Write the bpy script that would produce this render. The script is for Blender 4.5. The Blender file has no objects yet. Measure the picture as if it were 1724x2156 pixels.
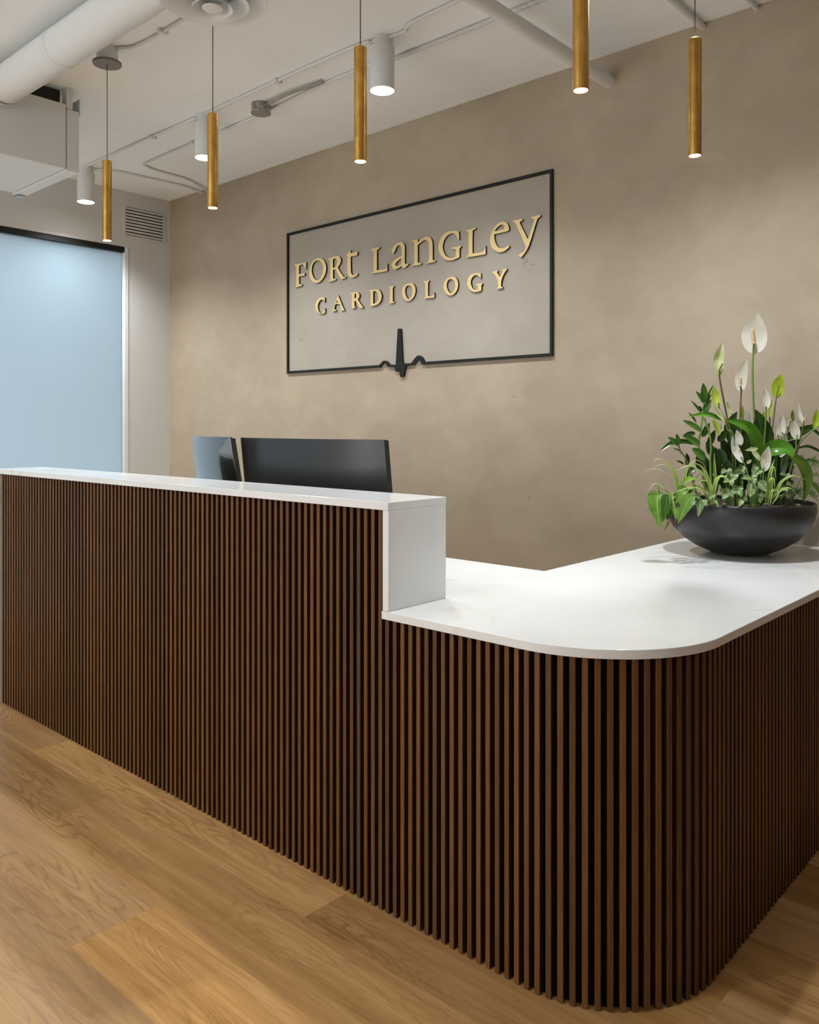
import bpy, bmesh, math, random
from mathutils import Vector, Matrix
random.seed(7)
D = bpy.data
COL = bpy.context.scene.collection
SC = bpy.context.scene
PI = math.pi

# ------------------------------------------------------------------ camera
CAM_X1, CAM_X2, HOR = -1060.0, 2440.0, 897.0
FPX = math.sqrt((862 - CAM_X1) * (CAM_X2 - 862))
YAW = math.atan((CAM_X2 - 862) / FPX)
EYE = Vector((0, 0, 1.25))
cam_data = D.cameras.new('camera')
cam = D.objects.new('camera', cam_data)
COL.objects.link(cam)
cam.location = EYE
cam.rotation_euler = (PI / 2, 0, YAW)
cam_data.sensor_fit = 'HORIZONTAL'
cam_data.sensor_width = 36
cam_data.lens = FPX / 1724 * 36
cam_data.shift_y = -(1078 - HOR) / 1724.0
cam_data.clip_start = 0.02
SC.camera = cam

# ------------------------------------------------------------------ world, exposure
w = D.worlds.new('world')
SC.world = w
w.use_nodes = True
w.node_tree.nodes['Background'].inputs[0].default_value = (0.93, 0.97, 1.0, 1)
w.node_tree.nodes['Background'].inputs[1].default_value = 3.35
SC.view_settings.view_transform = 'Standard'
SC.view_settings.look = 'None'
SC.view_settings.gamma = 1
SC.view_settings.exposure = 0.60
SC.view_settings.use_curve_mapping = False

WARM = (0.93, 0.985, 1.03)
DOWN_W = 78.0      # each ceiling downlight
PEND_W = 9.0       # each pendant
LOBBY_W = 28.0     # unseen fill lamps added over the lobby side


def spot(loc, power, cone, blend, rad, parent=None, color=WARM):
    l = D.lights.new('lamp_light', 'SPOT')
    l.energy = power
    l.spot_size = math.radians(cone)
    l.spot_blend = blend
    l.shadow_soft_size = rad
    l.color = color
    o = D.objects.new('lamp_light', l)
    COL.objects.link(o)
    o.location = loc
    if parent:
        o.parent = parent
    return o


# unseen fill light behind the camera, added to brighten the room
def lobby_fill(loc, rot, sx, sy, power, col):
    l = D.lights.new('lobby_fill', 'AREA')
    l.shape = 'RECTANGLE'
    l.size = sx
    l.size_y = sy
    l.energy = power
    l.color = col
    o = D.objects.new('lobby_fill', l)
    COL.objects.link(o)
    o.location = loc
    o.rotation_euler = rot


lobby_fill((-3.0, -3.95, 1.5), (PI / 2, 0, 0), 3.4, 2.1, 18, (0.97, 0.98, 1.0))


# ------------------------------------------------------------------ projection helper (pixel of the photo -> point in the room)
FW = Vector((-math.sin(YAW), math.cos(YAW), 0))
RT = Vector((math.cos(YAW), math.sin(YAW), 0))
UP = Vector((0, 0, 1))


def ray(u, v):
    return FW * FPX + RT * (u - 862) + UP * (HOR - v)


def aty(u, v, y):
    d = ray(u, v)
    return EYE + d * (y / d.y)


def atz(u, v, z):
    d = ray(u, v)
    return EYE + d * ((z - EYE.z) / d.z)


# ------------------------------------------------------------------ materials
def srgb(r, g, b):
    f = lambda c: (c / 255 / 12.92) if c <= 10 else ((c / 255 + 0.055) / 1.055) ** 2.4
    return (f(r), f(g), f(b), 1)


def mat(name, color=(0.8, 0.8, 0.8), rough=0.5, metal=0.0, spec=0.5, coat=0.0):
    m = D.materials.new(name)
    m.use_nodes = True
    b = m.node_tree.nodes['Principled BSDF']
    c = tuple(color) if len(color) == 4 else (*color, 1)
    b.inputs['Base Color'].default_value = c
    b.inputs['Roughness'].default_value = rough
    b.inputs['Metallic'].default_value = metal
    b.inputs['Specular IOR Level'].default_value = spec
    b.inputs['Coat Weight'].default_value = coat
    return m


class NT:
    """small node helper"""
    def __init__(s, m):
        s.m = m
        s.t = m.node_tree
        s.b = s.t.nodes['Principled BSDF']

    def n(s, kind, **kw):
        nd = s.t.nodes.new(kind)
        for k, v in kw.items():
            setattr(nd, k, v)
        return nd

    def l(s, a, b):
        s.t.links.new(a, b)

    def coord(s, scale=(1, 1, 1), kind='Object'):
        tc = s.n('ShaderNodeTexCoord')
        mp = s.n('ShaderNodeMapping')
        mp.inputs['Scale'].default_value = scale
        s.l(tc.outputs[kind], mp.inputs['Vector'])
        return mp.outputs[0]

    def noise(s, vec, scale, detail=4, rough=0.55, dist=0.0):
        nd = s.n('ShaderNodeTexNoise')
        s.l(vec, nd.inputs['Vector'])
        nd.inputs['Scale'].default_value = scale
        nd.inputs['Detail'].default_value = detail
        nd.inputs['Roughness'].default_value = rough
        nd.inputs['Distortion'].default_value = dist
        return nd.outputs['Fac']

    def ramp(s, fac, stops):
        r = s.n('ShaderNodeValToRGB')
        e = r.color_ramp.elements
        while len(e) < len(stops):
            e.new(0.5)
        for el, (p, c) in zip(e, stops):
            el.position = p
            el.color = c if len(c) == 4 else (*c, 1)
        s.l(fac, r.inputs[0])
        return r.outputs[0]

    def math(s, op, a, b=None, c=None):
        nd = s.n('ShaderNodeMath', operation=op)
        for i, x in enumerate((a, b, c)):
            if x is None:
                continue
            if isinstance(x, (int, float)):
                nd.inputs[i].default_value = x
            else:
                s.l(x, nd.inputs[i])
        return nd.outputs[0]

    def mix(s, fac, a, b, mode='MIX'):
        nd = s.n('ShaderNodeMix', data_type='RGBA', blend_type=mode)
        for idx, x in ((0, fac), (6, a), (7, b)):
            if isinstance(x, (int, float)):
                nd.inputs[idx].default_value = x
            elif isinstance(x, tuple):
                nd.inputs[idx].default_value = x if len(x) == 4 else (*x, 1)
            else:
                s.l(x, nd.inputs[idx])
        return nd.outputs[2]

    def color(s, out):
        s.l(out, s.b.inputs['Base Color'])

    def bump(s, h, strength=0.1, dist=0.01):
        nd = s.n('ShaderNodeBump')
        nd.inputs['Strength'].default_value = strength
        nd.inputs['Distance'].default_value = dist
        s.l(h, nd.inputs['Height'])
        s.l(nd.outputs[0], s.b.inputs['Normal'])


M = {}


def plaster(name, c1, c2, c3):
    m = mat(name, rough=0.62, spec=0.3)
    t = NT(m)
    v = t.coord((1, 1, 1))
    a = t.noise(v, 0.9, 6, 0.62, 0.6)
    col = t.ramp(a, [(0.3, c1), (0.5, c2), (0.72, c3)])
    b = t.noise(t.coord((1, 1, 1.5)), 3.6, 5, 0.6, 0.4)
    col = t.mix(0.35, col, t.ramp(b, [(0.35, c1), (0.65, c3)]))
    # sparse darker trowel flecks
    vo = t.n('ShaderNodeTexVoronoi', feature='F1')
    vo.inputs['Scale'].default_value = 2.6
    nz = t.n('ShaderNodeTexNoise')
    nz.inputs['Scale'].default_value = 22
    t.l(v, nz.inputs['Vector'])
    ad = t.n('ShaderNodeVectorMath', operation='MULTIPLY_ADD')
    t.l(nz.outputs['Color'], ad.inputs[0])
    ad.inputs[1].default_value = (0.12, 0.12, 0.12)
    t.l(v, ad.inputs[2])
    t.l(ad.outputs[0], vo.inputs['Vector'])
    fl = t.math('MULTIPLY', t.math('LESS_THAN', vo.outputs['Distance'], 0.045), 0.28)
    col = t.mix(fl, col, tuple(x * 0.45 for x in c1[:3]))
    t.color(col)
    t.bump(t.noise(v, 9, 6, 0.6), 0.12, 0.006)
    return m


M['plaster'] = plaster('plaster_wall', (0.315, 0.250, 0.178, 1), (0.37, 0.300, 0.218, 1), (0.425, 0.350, 0.260, 1))
M['panel'] = plaster('sign_panel', (0.315, 0.275, 0.222, 1), (0.35, 0.308, 0.252, 1), (0.385, 0.342, 0.285, 1))
M['white_wall'] = mat('white_paint', (0.56, 0.55, 0.525), 0.6, spec=0.3)
M['ceiling'] = mat('ceiling_paint', (0.74, 0.73, 0.69), 0.7, spec=0.25)
t = NT(M['ceiling'])
t.color(t.ramp(t.noise(t.coord(), 2.2, 4), [(0.35, (0.83, 0.87, 0.88)), (0.65, (0.87, 0.91, 0.92))]))
M['white_metal'] = mat('white_enamel', (0.66, 0.675, 0.665), 0.45)
M['white_pipe'] = mat('white_painted_pipe', (0.68, 0.70, 0.69), 0.5)
M['dark_void'] = mat('dark_gap_fill', (0.035, 0.03, 0.02), 0.9)  # near-black openings; also stands in for shade above the air unit
M['black'] = mat('black_metal', (0.008, 0.007, 0.005), 0.5, spec=0.3)
M['frame_black'] = mat('black_sign_frame', (0.010, 0.010, 0.008), 0.55, spec=0.25)
M['letter_face'] = mat('gold_letter_face', (0.72, 0.54, 0.25), 0.42, 0.1)
M['letter_side'] = mat('bronze_letter_return', (0.02, 0.008, 0.002), 0.6, spec=0.2)
M['steel'] = mat('galvanised_steel', (0.42, 0.42, 0.40), 0.3, 0.9)
t = NT(M['steel'])
t.color(t.ramp(t.noise(t.coord(), 45, 3), [(0.35, (0.25, 0.25, 0.235)), (0.65, (0.5, 0.5, 0.48))]))
M['grey_flex'] = mat('grey_flex_conduit', (0.36, 0.35, 0.31), 0.5, 0.4)
M['cord'] = mat('dark_cord', (0.06, 0.052, 0.04), 0.6)
M['canopy'] = mat('bronze_canopy', (0.20, 0.165, 0.13), 0.45, 0.5)

m = M['brass'] = mat('aged_brass', (0.5, 0.31, 0.08), 0.27, 1.0)
t = NT(m)
n1 = t.noise(t.coord((1, 1, 0.6)), 28, 5, 0.6)
t.color(t.ramp(n1, [(0.3, (0.52, 0.29, 0.065)), (0.5, (0.66, 0.39, 0.10)), (0.72, (0.78, 0.50, 0.16))]))
t.l(t.ramp(t.noise(t.coord((1, 1, 0.4)), 40, 4), [(0.3, (0.2, 0.2, 0.2)), (0.7, (0.29, 0.29, 0.29))]), t.b.inputs['Roughness'])


def emit(name, col, s):
    m = D.materials.new(name)
    m.use_nodes = True
    b = m.node_tree.nodes['Principled BSDF']
    b.inputs['Base Color'].default_value = (0.9, 0.9, 0.9, 1)
    b.inputs['Emission Color'].default_value = (*col, 1)
    b.inputs['Emission Strength'].default_value = s
    return m


M['glow'] = emit('lit_lens', (1, 0.96, 0.9), 14)

# quartz
m = M['quartz'] = mat('white_quartz', (0.8, 0.79, 0.76), 0.16, spec=0.5)
t = NT(m)
v = t.coord((1, 1, 1))
wv = t.noise(v, 1.1, 5, 0.6, 1.4)
vein = t.math('SUBTRACT', 1.0, t.math('MINIMUM', t.math('MULTIPLY', t.math('ABSOLUTE', t.math('SUBTRACT', wv, 0.5)), 70.0), 1.0))
mask = t.ramp(t.noise(v, 1.7, 3), [(0.45, (0, 0, 0)), (0.62, (1, 1, 1))])
vn = t.math('MULTIPLY', t.math('MULTIPLY', vein, mask), 0.5)
base = t.ramp(t.noise(v, 2.4, 5), [(0.35, (0.70, 0.70, 0.685)), (0.65, (0.76, 0.76, 0.745))])
t.color(t.mix(vn, base, (0.55, 0.50, 0.40)))

# walnut slats (per-slat tint is the timber's own variation; blue marks sides with painted shade)
m = M['walnut'] = mat('walnut_slat', (0.12, 0.05, 0.02), 0.45, spec=0.25)
t = NT(m)
at = t.n('ShaderNodeAttribute', attribute_name='tint')
sep = t.n('ShaderNodeSeparateColor')
t.l(at.outputs['Color'], sep.inputs[0])
vv = t.coord((1, 1, 1))
cm = t.n('ShaderNodeCombineXYZ')
t.l(t.math('MULTIPLY', sep.outputs[1], 40.0), cm.inputs[2])
ad = t.n('ShaderNodeVectorMath', operation='ADD')
t.l(vv, ad.inputs[0])
t.l(cm.outputs[0], ad.inputs[1])
mp = t.n('ShaderNodeMapping')
mp.inputs['Scale'].default_value = (60, 60, 2.2)
t.l(ad.outputs[0], mp.inputs['Vector'])
g = t.noise(mp.outputs[0], 3.0, 6, 0.65, 0.4)
mp2 = t.n('ShaderNodeMapping')
mp2.inputs['Scale'].default_value = (1, 1, 1.6)
t.l(ad.outputs[0], mp2.inputs['Vector'])
g2 = t.noise(mp2.outputs[0], 2.0, 3, 0.5)
c = t.ramp(g, [(0.3, (0.078, 0.032, 0.008)), (0.55, (0.128, 0.057, 0.015)), (0.75, (0.172, 0.082, 0.025))])
c = t.mix(t.math('MULTIPLY', g2, 0.35), c, (0.13, 0.05, 0.02))
sc = t.n('ShaderNodeVectorMath', operation='SCALE')
t.l(c, sc.inputs[0])
t.l(t.math('ADD', t.math('MULTIPLY', sep.outputs[0], 0.45), 0.75), sc.inputs['Scale'])
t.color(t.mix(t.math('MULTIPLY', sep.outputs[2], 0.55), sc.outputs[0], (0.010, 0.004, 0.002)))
M['backing'] = mat('dark_stained_backing', (0.011, 0.004, 0.002), 0.8, spec=0.1)

# oak plank floor
m = M['floor'] = mat('oak_plank_floor', (0.4, 0.27, 0.14), 0.36, spec=0.3)
t = NT(m)
at = t.n('ShaderNodeAttribute', attribute_name='tint')
sep = t.n('ShaderNodeSeparateColor')
t.l(at.outputs['Color'], sep.inputs[0])
cm = t.n('ShaderNodeCombineXYZ')
t.l(t.math('MULTIPLY', sep.outputs[1], 31.0), cm.inputs[0])
t.l(t.math('MULTIPLY', sep.outputs[1], 17.0), cm.inputs[1])
ad = t.n('ShaderNodeVectorMath', operation='ADD')
t.l(t.coord(), ad.inputs[0])
t.l(cm.outputs[0], ad.inputs[1])


def mapped(sx, sy):
    p = t.n('ShaderNodeMapping')
    p.inputs['Scale'].default_value = (sx, sy, 1)
    t.l(ad.outputs[0], p.inputs['Vector'])
    return p.outputs[0]


h = t.noise(mapped(0.75, 6.2), 1.0, 2.5, 0.5, 0.15)
fine = t.noise(mapped(6, 150), 1.0, 4, 0.6)
cath = t.math('FRACT', t.math('ADD', t.math('MULTIPLY', h, 34.0), t.math('MULTIPLY', fine, 0.5)))
cathm = t.ramp(t.noise(mapped(0.8, 3.0), 1.0, 2), [(0.42, (0.12, 0.12, 0.12)), (0.58, (1, 1, 1))])
lines = t.ramp(cath, [(0.0, (1, 1, 1)), (0.12, (0.3, 0.3, 0.3)), (0.4, (0, 0, 0)), (0.8, (0.1, 0.1, 0.1)), (0.97, (1, 1, 1))])
streak = t.noise(mapped(1.6, 26), 1.0, 5, 0.6, 0.3)
base = t.ramp(streak, [(0.3, (0.33, 0.165, 0.052)), (0.52, (0.46, 0.25, 0.088)), (0.75, (0.58, 0.345, 0.145))])
base = t.mix(t.math('MULTIPLY', t.math('MULTIPLY', lines, cathm), 0.62), base, (0.21, 0.10, 0.03))
base = t.mix(t.math('MULTIPLY', t.math('GREATER_THAN', fine, 0.56), 0.22), base, (0.22, 0.12, 0.045))
# knots
vo = t.n('ShaderNodeTexVoronoi', feature='F1')
t.l(mapped(1.1, 2.6), vo.inputs['Vector'])
vo.inputs['Scale'].default_value = 0.9
kn = t.ramp(vo.outputs['Distance'], [(0.0, (1, 1, 1)), (0.035, (0.5, 0.5, 0.5)), (0.12, (0, 0, 0))])
base = t.mix(t.math('MULTIPLY', kn, 0.6), base, (0.14, 0.075, 0.03))
pink = t.mix(t.math('MULTIPLY', sep.outputs[2], 0.6), base, (0.46, 0.33, 0.22))
sc = t.n('ShaderNodeVectorMath', operation='SCALE')
t.l(pink, sc.inputs[0])
t.l(t.math('ADD', t.math('MULTIPLY', sep.outputs[0], 1.05), 0.60), sc.inputs['Scale'])
t.color(sc.outputs[0])
t.bump(fine, 0.05, 0.002)

# frosted glass
m = D.materials.new('frosted_glass')
m.use_nodes = True
nt = m.node_tree
nt.nodes.clear()
out = nt.nodes.new('ShaderNodeOutputMaterial')
tr = nt.nodes.new('ShaderNodeBsdfTranslucent')
df = nt.nodes.new('ShaderNodeBsdfDiffuse')
gl = nt.nodes.new('ShaderNodeBsdfGlossy')
tr.inputs[0].default_value = (0.50, 0.56, 0.60, 1)
df.inputs[0].default_value = (0.50, 0.66, 0.72, 1)
gl.inputs['Roughness'].default_value = 0.03
mx = nt.nodes.new('ShaderNodeMixShader')
mx.inputs[0].default_value = 0.06
nt.links.new(tr.outputs[0], mx.inputs[1])
nt.links.new(df.outputs[0], mx.inputs[2])
fr = nt.nodes.new('ShaderNodeFresnel')
fr.inputs[0].default_value = 1.45
mx2 = nt.nodes.new('ShaderNodeMixShader')
nt.links.new(fr.outputs[0], mx2.inputs[0])
nt.links.new(mx.outputs[0], mx2.inputs[1])
nt.links.new(gl.outputs[0], mx2.inputs[2])
nt.links.new(mx2.outputs[0], out.inputs[0])
M['frost'] = m

M['bowl'] = mat('matte_black_ceramic', (0.012, 0.012, 0.0115), 0.40, spec=0.5)
t = NT(M['bowl'])
t.bump(t.noise(t.coord(), 60, 4), 0.12, 0.002)
M['soil'] = mat('dark_soil', (0.022, 0.014, 0.009), 0.95)
t = NT(M['soil'])
t.color(t.ramp(t.noise(t.coord(), 80, 4), [(0.35, (0.010, 0.006, 0.004)), (0.7, (0.06, 0.04, 0.028))]))
M['monitor'] = mat('glossy_black_monitor', (0.012, 0.012, 0.011), 0.16, spec=0.9, coat=1.0)
M['monitor_matte'] = mat('matte_black_monitor_back', (0.022, 0.022, 0.021), 0.33, spec=0.5)
M['screen'] = mat('dark_screen', (0.006, 0.006, 0.007), 0.12)


def leafmat(name, c1, c2, rough=0.32, trans=0.18, stripe=None, vein=None):
    """leaf surface; stripe / vein are the leaf's own markings, laid out on its uv map"""
    m = mat(name, c1, rough, spec=0.45)
    t = NT(m)
    n = t.noise(t.coord(), 18, 3)
    col = t.ramp(n, [(0.35, c1), (0.65, c2)])
    uv = t.n('ShaderNodeUVMap')
    sp = t.n('ShaderNodeSeparateXYZ')
    t.l(uv.outputs[0], sp.inputs[0])
    d = t.math('ABSOLUTE', t.math('SUBTRACT', sp.outputs[0], 0.5))      # 0 mid, .5 edge
    if stripe == 'edge':
        col = t.mix(t.math('GREATER_THAN', d, 0.33), col, (0.62, 0.68, 0.30))
    elif stripe == 'mid':
        col = t.mix(t.math('LESS_THAN', d, 0.035), col, tuple(min(1, x * 1.35) for x in c2))
    if vein:
        ph = t.math('ADD', t.math('MULTIPLY', sp.outputs[1], 7.0), t.math('MULTIPLY', d, -5.0))
        r = t.math('ABSOLUTE', t.math('SUBTRACT', t.math('FRACT', ph), 0.5))
        l1 = t.math('LESS_THAN', r, 0.075)
        l2 = t.math('LESS_THAN', d, 0.05)
        l3 = t.math('LESS_THAN', t.math('ABSOLUTE', t.math('SUBTRACT', t.noise(t.coord(), 130, 2), 0.5)), 0.022)
        col = t.mix(t.math('MAXIMUM', t.math('MAXIMUM', l1, l2), l3), col, vein)
    t.color(col)
    # leaves let a little light through
    out = t.t.nodes['Material Output']
    tl = t.n('ShaderNodeBsdfTranslucent')
    t.l(col, tl.inputs[0])
    ms = t.n('ShaderNodeMixShader')
    ms.inputs[0].default_value = trans
    t.l(t.b.outputs[0], ms.inputs[1])
    t.l(tl.outputs[0], ms.inputs[2])
    t.l(ms.outputs[0], out.inputs[0])
    return m


LM = {
    'lily': leafmat('lily_leaf_green', (0.055, 0.17, 0.010), (0.10, 0.26, 0.022), 0.28, 0.15, 'mid'),
    'dark': leafmat('dark_lily_leaf', (0.012, 0.036, 0.005), (0.028, 0.065, 0.010), 0.3, 0.1, 'mid'),
    'olive': leafmat('olive_lily_leaf', (0.06, 0.12, 0.010), (0.10, 0.16, 0.018), 0.35, 0.2, 'mid'),
    'zz': leafmat('glossy_ovate_leaf', (0.035, 0.095, 0.012), (0.065, 0.155, 0.022), 0.25, 0.12, 'mid'),
    'spider': leafmat('striped_spider_leaf', (0.15, 0.30, 0.022), (0.25, 0.40, 0.04), 0.4, 0.25, 'edge'),
    'lime': leafmat('lime_leaf', (0.20, 0.42, 0.03), (0.32, 0.52, 0.06), 0.4, 0.25, 'mid'),
    'heart': leafmat('heart_leaf_green', (0.09, 0.20, 0.025), (0.18, 0.32, 0.06), 0.33, 0.2, 'mid'),
    'nerve': leafmat('white_veined_nerve_leaf', (0.04, 0.10, 0.015), (0.08, 0.17, 0.03), 0.45, 0.1, None, (0.42, 0.52, 0.27, 1)),
    'straw': leafmat('dry_straw_leaf', (0.40, 0.40, 0.17), (0.50, 0.50, 0.25), 0.5, 0.2),
    'white': leafmat('white_spathe', (0.74, 0.72, 0.62), (0.82, 0.79, 0.70), 0.5, 0.25),
    'cream': leafmat('green_white_spathe', (0.50, 0.56, 0.25), (0.68, 0.68, 0.42), 0.5, 0.25),
    'green_sp': leafmat('lime_spathe', (0.38, 0.52, 0.02), (0.50, 0.62, 0.08), 0.45, 0.3),
    'stem_dark': mat('brown_green_stem', (0.10, 0.095, 0.02), 0.5),
    'stem_green': mat('green_stem', (0.13, 0.24, 0.04), 0.5),
    'spadix': mat('tan_spadix', (0.50, 0.36, 0.19), 0.8),
    'fern': leafmat('fine_fern_green', (0.10, 0.20, 0.04), (0.16, 0.28, 0.07), 0.5, 0.2),
}


# ------------------------------------------------------------------ mesh helpers
def link(name, me, material=None, parent=None):
    o = D.objects.new(name, me)
    COL.objects.link(o)
    if material:
        for mm in (material if isinstance(material, (list, tuple)) else [material]):
            me.materials.append(mm)
    if parent:
        o.parent = parent
        o.matrix_parent_inverse = Matrix.Translation(-parent_world(parent))
    return o


def parent_world(p):
    v = Vector(p.location)
    # every parent here is an unrotated Empty or a mesh object at the origin
    return v if p.parent is None else Vector((0, 0, 0)) + v


def finish(bm, name, material=None, parent=None, smooth=None, bevel=0.0, seg=2):
    me = D.meshes.new(name)
    bmesh.ops.recalc_face_normals(bm, faces=bm.faces[:])
    bm.to_mesh(me)
    bm.free()
    o = link(name, me, material, parent)
    if smooth is not None:
        for p in me.polygons:
            p.use_smooth = True
        me.set_sharp_from_angle(angle=math.radians(smooth))
    if bevel:
        b = o.modifiers.new('bevel', 'BEVEL')
        b.width = bevel
        b.segments = seg
        b.limit_method = 'ANGLE'
        b.angle_limit = math.radians(40)
    return o


def box(bm, x0, x1, y0, y1, z0, z1):
    vs = [bm.verts.new((x, y, z)) for x in (x0, x1) for y in (y0, y1) for z in (z0, z1)]
    q = [(0, 1, 3, 2), (4, 6, 7, 5), (0, 4, 5, 1), (2, 3, 7, 6), (0, 2, 6, 4), (1, 5, 7, 3)]
    return [bm.faces.new([vs[i] for i in f]) for f in q]


def prism(bm, pts, z0, z1):
    lo = [bm.verts.new((x, y, z0)) for x, y in pts]
    hi = [bm.verts.new((x, y, z1)) for x, y in pts]
    bm.faces.new(lo[::-1])
    bm.faces.new(hi)
    n = len(pts)
    for i in range(n):
        bm.faces.new((lo[i], lo[(i + 1) % n], hi[(i + 1) % n], hi[i]))


def lathe(bm, prof, c=(0, 0, 0), seg=48, mi=0, axis='Z', close=False):
    """prof: list of (r, h)"""
    rings = []
    for r, h in prof:
        ring = []
        for k in range(seg):
            a = 2 * PI * k / seg
            x, y = r * math.cos(a), r * math.sin(a)
            p = (c[0] + x, c[1] + y, c[2] + h) if axis == 'Z' else (c[0] + h, c[1] + x, c[2] + y)
            ring.append(bm.verts.new(p))
        rings.append(ring)
    for a, b in zip(rings, rings[1:]):
        for k in range(seg):
            f = bm.faces.new((a[k], a[(k + 1) % seg], b[(k + 1) % seg], b[k]))
            f.material_index = mi
    if close:
        for ring in (rings[0], rings[-1]):
            f = bm.faces.new(ring)
            f.material_index = mi


def tube(bm, pts, r, seg=8, mi=0, cap=True, rend=None):
    pts = [Vector(p) for p in pts]
    n = len(pts)
    rings = []
    up = Vector((0, 0, 1))
    prev = None
    for i, p in enumerate(pts):
        d = (pts[min(i + 1, n - 1)] - pts[max(i - 1, 0)]).normalized()
        if prev is None:
            a = up if abs(d.z) < 0.9 else Vector((1, 0, 0))
            s = d.cross(a).normalized()
        else:
            s = (prev - d * prev.dot(d)).normalized()
        prev = s
        q = d.cross(s)
        rr = r if rend is None else r + (rend - r) * i / (n - 1)
        rings.append([bm.verts.new(p + (s * math.cos(2 * PI * k / seg) + q * math.sin(2 * PI * k / seg)) * rr) for k in range(seg)])
    for a, b in zip(rings, rings[1:]):
        for k in range(seg):
            f = bm.faces.new((a[k], a[(k + 1) % seg], b[(k + 1) % seg], b[k]))
            f.material_index = mi
            f.smooth = True
    if cap:
        for ring in (rings[0], rings[-1]):
            f = bm.faces.new(ring)
            f.material_index = mi


def smooth_path(pts, n=8):
    pts = [Vector(p) for p in pts]
    if len(pts) == 2:
        return [pts[0].lerp(pts[1], i / n) for i in range(n + 1)]
    out = []
    P = [pts[0] * 2 - pts[1]] + pts + [pts[-1] * 2 - pts[-2]]
    for i in range(1, len(P) - 2):
        p0, p1, p2, p3 = P[i - 1:i + 3]
        for k in range(n):
            s = k / n
            out.append(0.5 * ((2 * p1) + (p2 - p0) * s + (2 * p0 - 5 * p1 + 4 * p2 - p3) * s * s + (3 * p1 - p0 - 3 * p2 + p3) * s ** 3))
    out.append(pts[-1])
    return out


def empty(name, loc, label=None, cat=None, group=None):
    o = D.objects.new(name, None)
    COL.objects.link(o)
    o.location = loc
    o.empty_display_size = 0.1
    tag(o, label, cat, group)
    return o


def tag(o, label=None, cat=None, group=None, kind=None):
    if label:
        o['label'] = label
    if cat:
        o['category'] = cat
    if group:
        o['group'] = group
    if kind:
        o['kind'] = kind
    return o


def tint_attr(me, vals):
    """vals: one (r,g,b) per polygon"""
    ca = me.color_attributes.new('tint', 'FLOAT_COLOR', 'CORNER')
    for p, c in zip(me.polygons, vals):
        for li in p.loop_indices:
            ca.data[li].color = (*c, 1)


# ------------------------------------------------------------------ room constants
YW = 3.488      # rear plaster wall
XL = -5.653     # left wall
CZ = 2.985      # ceiling
FY0 = -4.0
XR = 3.2

# ------------------------------------------------------------------ floor
bm = bmesh.new()
W = 0.2275
vals = []
rows = {}
first = 0.925
known = {   # row start index -> joints measured in the room
    2: [(-4.82, -3.21, 0.50, 0.2), (-3.21, -1.612, 0.74, 0.15), (-1.612, -0.02, 0.34, 0.1)],
    1: [(-4.22, -2.62, 0.30, 0.05), (-2.62, -1.02, 0.50, 0.1), (-1.02, 0.58, 0.55, 0.2)],
    0: [(-3.53, -1.935, 0.52, 0.35), (-1.935, -0.335, 0.66, 0.0), (-0.335, 1.27, 0.5, 0.2)],
    -1: [(-4.4, -2.8, 0.5, 0.5), (-2.8, -1.2, 0.40, 0.40), (-1.2, 0.4, 0.5, 0.3)],
    3: [(-2.305, -0.705, 0.42, 0.0), (-0.705, 0.895, 0.60, 0.3)],
    4: [(-1.8, -0.2, 0.32, 0.0), (-0.2, 1.4, 0.5, 0.3)],
    5: [(-1.4, 0.3, 0.42, 0.3), (0.3, 1.9, 0.5, 0.3)],
    6: [(-1.9, -0.3, 0.26, 0.0), (-0.3, 1.3, 0.5, 0.3)],
}
rr = random.Random(3)
j = math.floor((FY0 - first) / W)
while first + j * W < YW:
    y0, y1 = first + j * W, min(first + (j + 1) * W, YW)
    y0 = max(y0, FY0)
    segs = list(known.get(j, []))
    if not segs:
        x = -5.7 - rr.random() * 1.6
        while x < XR:
            segs.append((x, x + 1.6, 0.35 + 0.35 * rr.random(), rr.random() * 0.5))
            x += 1.6
    else:
        while segs[0][0] > XL:
            segs.insert(0, (segs[0][0] - 1.6, segs[0][0], 0.35 + 0.35 * rr.random(), rr.random() * 0.5))
        while segs[-1][1] < XR:
            segs.append((segs[-1][1], segs[-1][1] + 1.6, 0.35 + 0.35 * rr.random(), rr.random() * 0.5))
    for a, b, br, pk in segs:
        a, b = max(a, XL), min(b, XR)
        if b <= a:
            continue
        bm.faces.new([bm.verts.new(p) for p in ((a, y0, 0), (b, y0, 0), (b, y1, 0), (a, y1, 0))])
        vals.append((br, rr.random(), pk))
    j += 1
me = D.meshes.new('floor')
bm.to_mesh(me)
bm.free()
tint_attr(me, vals)
o = link('floor', me, M['floor'])
tag(o, kind='structure')

# ------------------------------------------------------------------ walls, ceiling
T = 0.15
bm = bmesh.new()
box(bm, XL - T, XR + T, YW, YW + T, 0, CZ + T)
tag(finish(bm, 'wall_rear', M['plaster']), kind='structure')
bm = bmesh.new()
box(bm, XL - T, XR + T, FY0 - T, YW + T, CZ, CZ + T)
tag(finish(bm, 'ceiling', M['ceiling']), kind='structure')
GY0, GY1, GZ = -2.6, 3.109, 2.57       # glazed opening in the left wall
bm = bmesh.new()
box(bm, XL - T, XL, GY1 + 0.030, YW, 0, CZ)
box(bm, XL - T, XL, GY0, GY1 + 0.030, GZ, CZ)
box(bm, XL - T, XL, FY0, GY0, 0, CZ)
tag(finish(bm, 'wall_left', M['white_wall']), kind='structure')
bm = bmesh.new()
box(bm, XR, XR + T, FY0, YW, 0, CZ)
tag(finish(bm, 'wall_right', M['white_wall']), kind='structure')
bm = bmesh.new()    # lobby wall behind the camera, wide opening added to let world light in
box(bm, XL - T, -4.8, FY0 - T, FY0, 0, CZ)
box(bm, -1.2, XR + T, FY0 - T, FY0, 0, CZ)
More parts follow.
